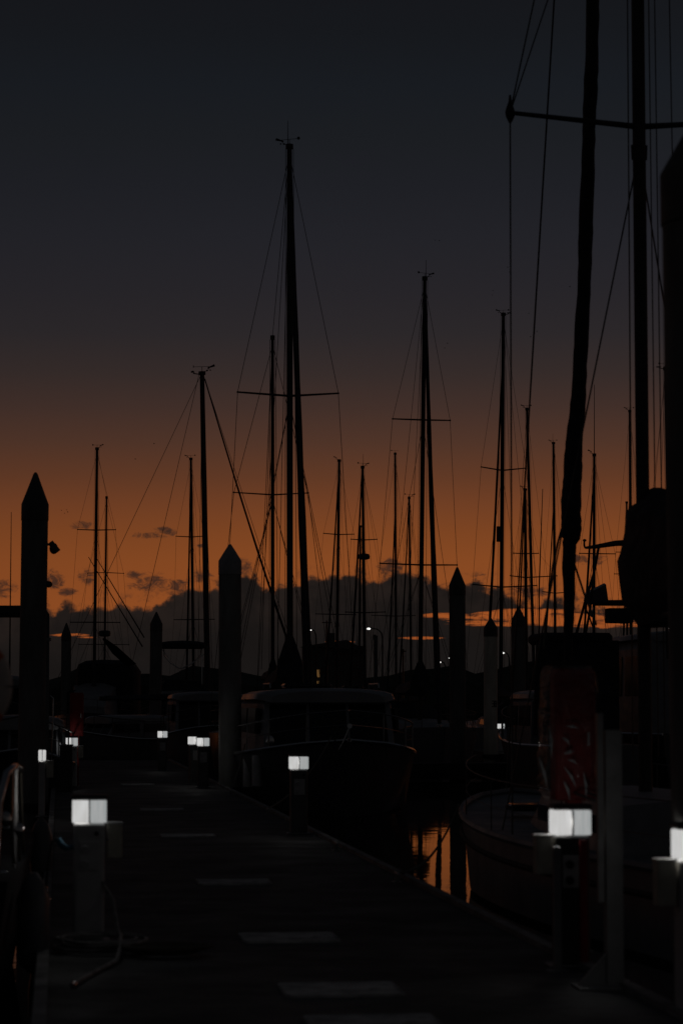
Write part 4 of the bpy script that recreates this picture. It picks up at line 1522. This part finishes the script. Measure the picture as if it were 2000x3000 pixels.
# near left boat: only its side deck, stern rail and fenders reach into the picture
lb = thing('motor_boat', 'near blurred boat at the left edge, only its dark side and steel rail in view', 'motorboat', (-1.74, 20.6, WZ), 0.0, 'motor boats moored along the docks')
M['matte_dark'] = mat('matte_dark_paint', (0.03, 0.032, 0.036), 0.85, 0, 0.3, 3, spec=0.15)
rgb = hull_rings(11.0, 3.1, 1.02, 0.2, 0.93, 0.5, 17, 0.6, 0.5)
m = MB()
m.loft(rgb)
m.build('hull', M['matte_dark'], lb)
m = MB()
for sd in (-1, 1):
    pts_ = [(sd * 1.36, -5.3, 1.05), (sd * 1.38, -5.3, 1.55), (sd * 1.42, -5.1, 1.72), (sd * 1.46, -4.3, 1.74), (sd * 1.48, -3.4, 1.70), (sd * 1.47, -2.9, 1.5), (sd * 1.46, -2.75, 1.05)]
    m.tube(pts_, 0.022, 10)
    m.tube([(sd * 1.46, -4.2, 1.05), (sd * 1.46, -4.2, 1.73)], 0.018, 8)
m.tube([(-1.38, -5.25, 1.6), (1.38, -5.25, 1.6)], 0.02, 8)
m.build('stern_rail', M['steel'], lb)
m = MB()
m.rbox((0, 0.5, 1.45), (1.9, 4.0, 0.9), 0.25, 4)
m.build('wheelhouse', M['matte_dark'], lb)
for yy in (-4.3, 3.4):
    m = MB()
    m.lathe([(0.02, -0.34), (0.09, -0.28), (0.11, -0.1), (0.11, 0.14), (0.07, 0.26), (0.025, 0.32)], (1.585, yy, 0.72), 14)
    m.build('fender', M['hull_grey'], lb)
m = MB()
for (a_, b_, sg) in (((1.46, -4.2, 1.70), (1.50, -3.0, 1.05), 0.25), ((1.48, -3.4, 1.68), (1.52, -1.2, 1.08), 0.35), ((1.44, -5.0, 1.70), (1.46, -4.2, 1.1), 0.15)):
    a_, b_ = Vector(a_), Vector(b_)
    m.tube([a_.lerp(b_, f / 10) - Vector((0, 0, sg * 4 * f / 10 * (1 - f / 10))) for f in range(11)], 0.012, 6)
m.build('hanging_rope', M['rope'], lb)
for (px, py, yy) in ((18, 2400, -5.25), (57, 2432, -4.2), (12, 2570, -4.7)):  # knobs added to give the glints of lamp light on the rail
    q = at(px, py, 20.6 + yy) - Vector((-1.74, 20.6, WZ))
    m = MB()
    m.ball(q, (0.035, 0.035, 0.05), 12)
    m.tube([q, q + Vector((-0.12, 0, 0.02))], 0.02, 8)
    m.build('glint_knob', M['steel'], lb)
tag(cl.build('dock_cleat', M['steel']), 'bright steel cleat at the dock edge by the near left boat', 'cleat', 'cleats along the dock edge').location = (-0.085, 20.3, 0.042)
# lifebuoy hung on a stanchion post of the dock's outer edge
bu = thing('lifebuoy', 'pale lifebuoy with an orange band hanging at the left edge', 'lifebuoy', (-0.455, 12.2, 0))
m = MB()
cz = 1.74
m.tube([(0.20 * math.cos(a * 2 * math.pi / 28) * 0.9, 0.0, cz + 0.20 * math.sin(a * 2 * math.pi / 28)) for a in range(29)], 0.048, 12, cap=False)
ring = m.build('ring', M['buoy'], bu)
for k in range(4):
    a = R(45 + 90 * k)
    m = MB()
    m.tube([(0.18 * math.cos(a - 0.16), 0, cz + 0.20 * math.sin(a - 0.16)), (0.18 * math.cos(a), 0, cz + 0.20 * math.sin(a)), (0.18 * math.cos(a + 0.16), 0, cz + 0.20 * math.sin(a + 0.16))], 0.052, 12)
    m.build('band', M['orange'], ring)
m = MB()
m.tube([(-0.05, 0.08, WZ - 1), (-0.05, 0.08, 2.1)], 0.03, 10)
m.tube([(-0.05, 0.08, 1.99), (-0.05, -0.0, 1.99)], 0.012, 8)
m.build('post', M['galv'], bu)

# mid left boat with a stern ladder and fender
ml, rgml, infml = motorboat('low motor launch on the left with a bent steel ladder rail', (lat(60, 47), 49.5, WZ), math.pi, L=6.5, B=2.2, fb=0.9, hull='hull_dark', house=(-0.3, 0.1, 0.9))
m = MB()
lx0 = -(at(157, 2064, 47).x - lat(60, 47))
m.tube([(lx0 + 0.06, 3.0, at(150, 2038, 46.5).z - WZ), (lx0, 3.0, at(158, 2046, 46.5).z - WZ), (lx0, 3.0, at(160, 2064, 46.5).z - WZ), (lx0, 3.0, at(158, 2100, 46.5).z - WZ), (lx0 + 0.02, 2.9, 1.0)], 0.014, 8)
m.build('ladder_rail', M['steel'], ml)

# ------------------------------------------------------------------ mooring lines
def line(label, pts, r=0.011, sag=0.15):
    pts = [Vector(p) for p in pts]
    pp = []
    for i in range(13):
        f = i / 12
        q = pts[0].lerp(pts[1], f)
        q.z -= sag * 4 * f * (1 - f)
        pp.append(q)
    m_ = MB()
    m_.tube(pp, r, 6)
    return tag(m_.build('mooring_line', M['rope']), label, 'rope', 'mooring lines from boats to dock')


line('sagging mooring line crossing the orange patch of water', [(3.14, 22.5, 0.09), (4.9, 29.6, 0.42)], 0.014, 0.22)
line('mooring line from the motor boat bow to the dock edge', [(3.14, 36.5, 0.09), (5.1, 45.4, 1.05)], 0.013, 0.2)
line('short mooring line along the side of the motor boat', [(3.14, 44.5, 0.09), (3.75, 49.0, 0.85)], 0.013, 0.1)

# ------------------------------------------------------------------ far shore buildings, lamps and poles
SY = 300.0
sh = thing('shore_house', 'dark gabled house with a chimney on the far shore', 'house', (lat(985, SY), SY, WZ))
w_ = 165 * SY / FPX
zt = at(985, 1885, SY).z - WZ
zl = at(985, 1892, SY).z - WZ
m = MB()
m.box((0, 4, zl / 2 - 0.5), (w_, 8, zl + 1.0))
wl = m.build('wall', M['shed'], sh)
m = MB()
m.loft([[(-w_ / 2 - 0.3, -0.4, zl + 0.003), (w_ * 0.18, -0.4, zt + 0.45), (w_ / 2 + 0.3, -0.4, zl - 0.6)], [(-w_ / 2 - 0.3, 8.4, zl + 0.003), (w_ * 0.18, 8.4, zt + 0.45), (w_ / 2 + 0.3, 8.4, zl - 0.6)]], smooth=False)
rf = m.build('roof', M['shed'], sh)
m = MB()
m.box((-0.4, 2, zt + 0.55), (0.8, 0.8, 1.6))
m.build('chimney', M['shed'], rf)
for (px, y0, y1) in ((928, 1962, 1984), (926, 1995, 2010)):
    m = MB()
    a = at(px, y1, SY - 0.1) - Vector((lat(985, SY), SY, WZ))
    b_ = at(px + 8, y0, SY - 0.1) - Vector((lat(985, SY), SY, WZ))
    m.box(((a.x + b_.x) / 2, -0.05, (a.z + b_.z) / 2), (abs(b_.x - a.x), 0.06, abs(b_.z - a.z)))
    m.build('window', M['warm'], wl)


def street_lamp(label, px, py, Y, arm=None, r=0.22):
    p = at(px, py, Y)
    bx = at(arm, 2000, Y).x if arm else p.x + 0.6
    t = thing('street_lamp', label, 'street lamp', (bx, Y, WZ), 0, 'lit lamps along the far shore')
    h = p.z - WZ
    m = MB()
    dx = p.x - bx
    m.tube([(0, 0, -1), (0, 0, h - 1.0), (0.06 * dx, 0, h - 0.45), (0.35 * dx, 0, h - 0.05), (dx, 0, h + 0.12)], [0.10, 0.08, 0.07, 0.06, 0.05], 8)
    m.build('pole', M['mast'], t)
    m = MB()
    m.ball((dx, 0, h), (r * 1.3, r, r * 0.7), 10)
    m.build('lamp_head', M['street'], t)
    return t


street_lamp('lit street lamp on a curved arm, brightest on the far shore', 1079, 1842, 250, 1120, 0.16)
street_lamp('small lit lamp seen at the edge of the tall ketch furled sail', 909, 1846, 250, None, 0.10)
street_lamp('lit lamp low on the shore beside a fat furled genoa', 1287, 1940, 220, None, 0.11)
street_lamp('pinprick lamp just left of the pile meeting a spreader', 1316, 1928, 230, None, 0.07)
street_lamp('lit lamp low between the pale numbered pile and its neighbour', 1473, 1913, 230, None, 0.11)
street_lamp('lit lamp close beside the huge blurred pile', 1962, 1843, 180, None, 0.09)


def pole(label, px, py, Y, arm):
    p = at(px, py, Y)
    t = thing('utility_pole', label, 'pole', (p.x, Y, WZ), 0, 'poles with a cross arm on the far shore')
    h = p.z - WZ
    m = MB()
    m.tube([(0, 0, -1), (0, 0, h + 0.25)], [0.14, 0.10], 8)
    m.build('shaft', M['wood'], t)
    m = MB()
    m.box((0, -0.13, h), (arm * Y / FPX, 0.1, 0.12))
    m.build('cross_arm', M['wood'], t)
    return t


pole('utility pole with a cross arm above the dark shore house', 957, 1824, 290, 30)
pole('low utility pole with a cross arm near the fat furled genoa', 1180, 1908, 260, 18)
fp = thing('timber_post', 'flat topped dark post under the bright street lamp', 'post', (lat(1100, 140), 140, WZ))
m = MB()
zz = at(1100, 1862, 140).z - WZ
m.box((0, 0, zz / 2 - 1), (0.2, 0.2, zz + 2))
m.build('shaft', M['pile'], fp)
m = MB()
m.box((-0.06, 0, zz - 0.10), (0.14, 0.24, 0.3))
m.build('bracket', M['pile'], fp)

# ------------------------------------------------------------------ birds
for k, (px, py, s) in enumerate(((1286, 705, 1.0), (1274, 704, 0.8), (1443, 852, 0.9), (1441, 865, 0.8), (1486, 783, 1.0), (1491, 797, 0.9), (1548, 918, 1.0), (1553, 987, 0.8), (1572, 971, 0.8),
                                 (1310, 1006, 0.9), (1302, 1020, 0.9), (1668, 840, 1.0), (452, 1300, 1.2), (397, 1345, 0.8), (196, 1494, 0.9), (190, 1504, 0.8), (199, 1500, 0.6), (181, 1495, 0.6))):
    p = at(px, py, 560)
    m = MB()
    m.ball((0, 0, 0), (0.07, 0.2, 0.06), 8)
    sp_ = 0.34 * s
    up = random.uniform(0.02, 0.2) * s
    for sd in (-1, 1):
        m.loft([[(0, 0.08, 0.0), (0, -0.08, 0.0), (0, 0, 0.03)], [(sd * sp_ * 0.5, 0.09, up), (sd * sp_ * 0.5, -0.05, up), (sd * sp_ * 0.5, 0.02, up + 0.03)], [(sd * sp_, 0.0, up * 0.7), (sd * sp_, -0.04, up * 0.7), (sd * sp_, -0.02, up * 0.7 + 0.01)]], smooth=False)
    o = m.build('bird', M['bird'])
    o.location = p
    o.rotation_euler = (0, 0, random.uniform(0, 6.28))
    tag(o, 'tiny dark bird flying in the dusk sky', 'bird', 'birds in the dusk sky')
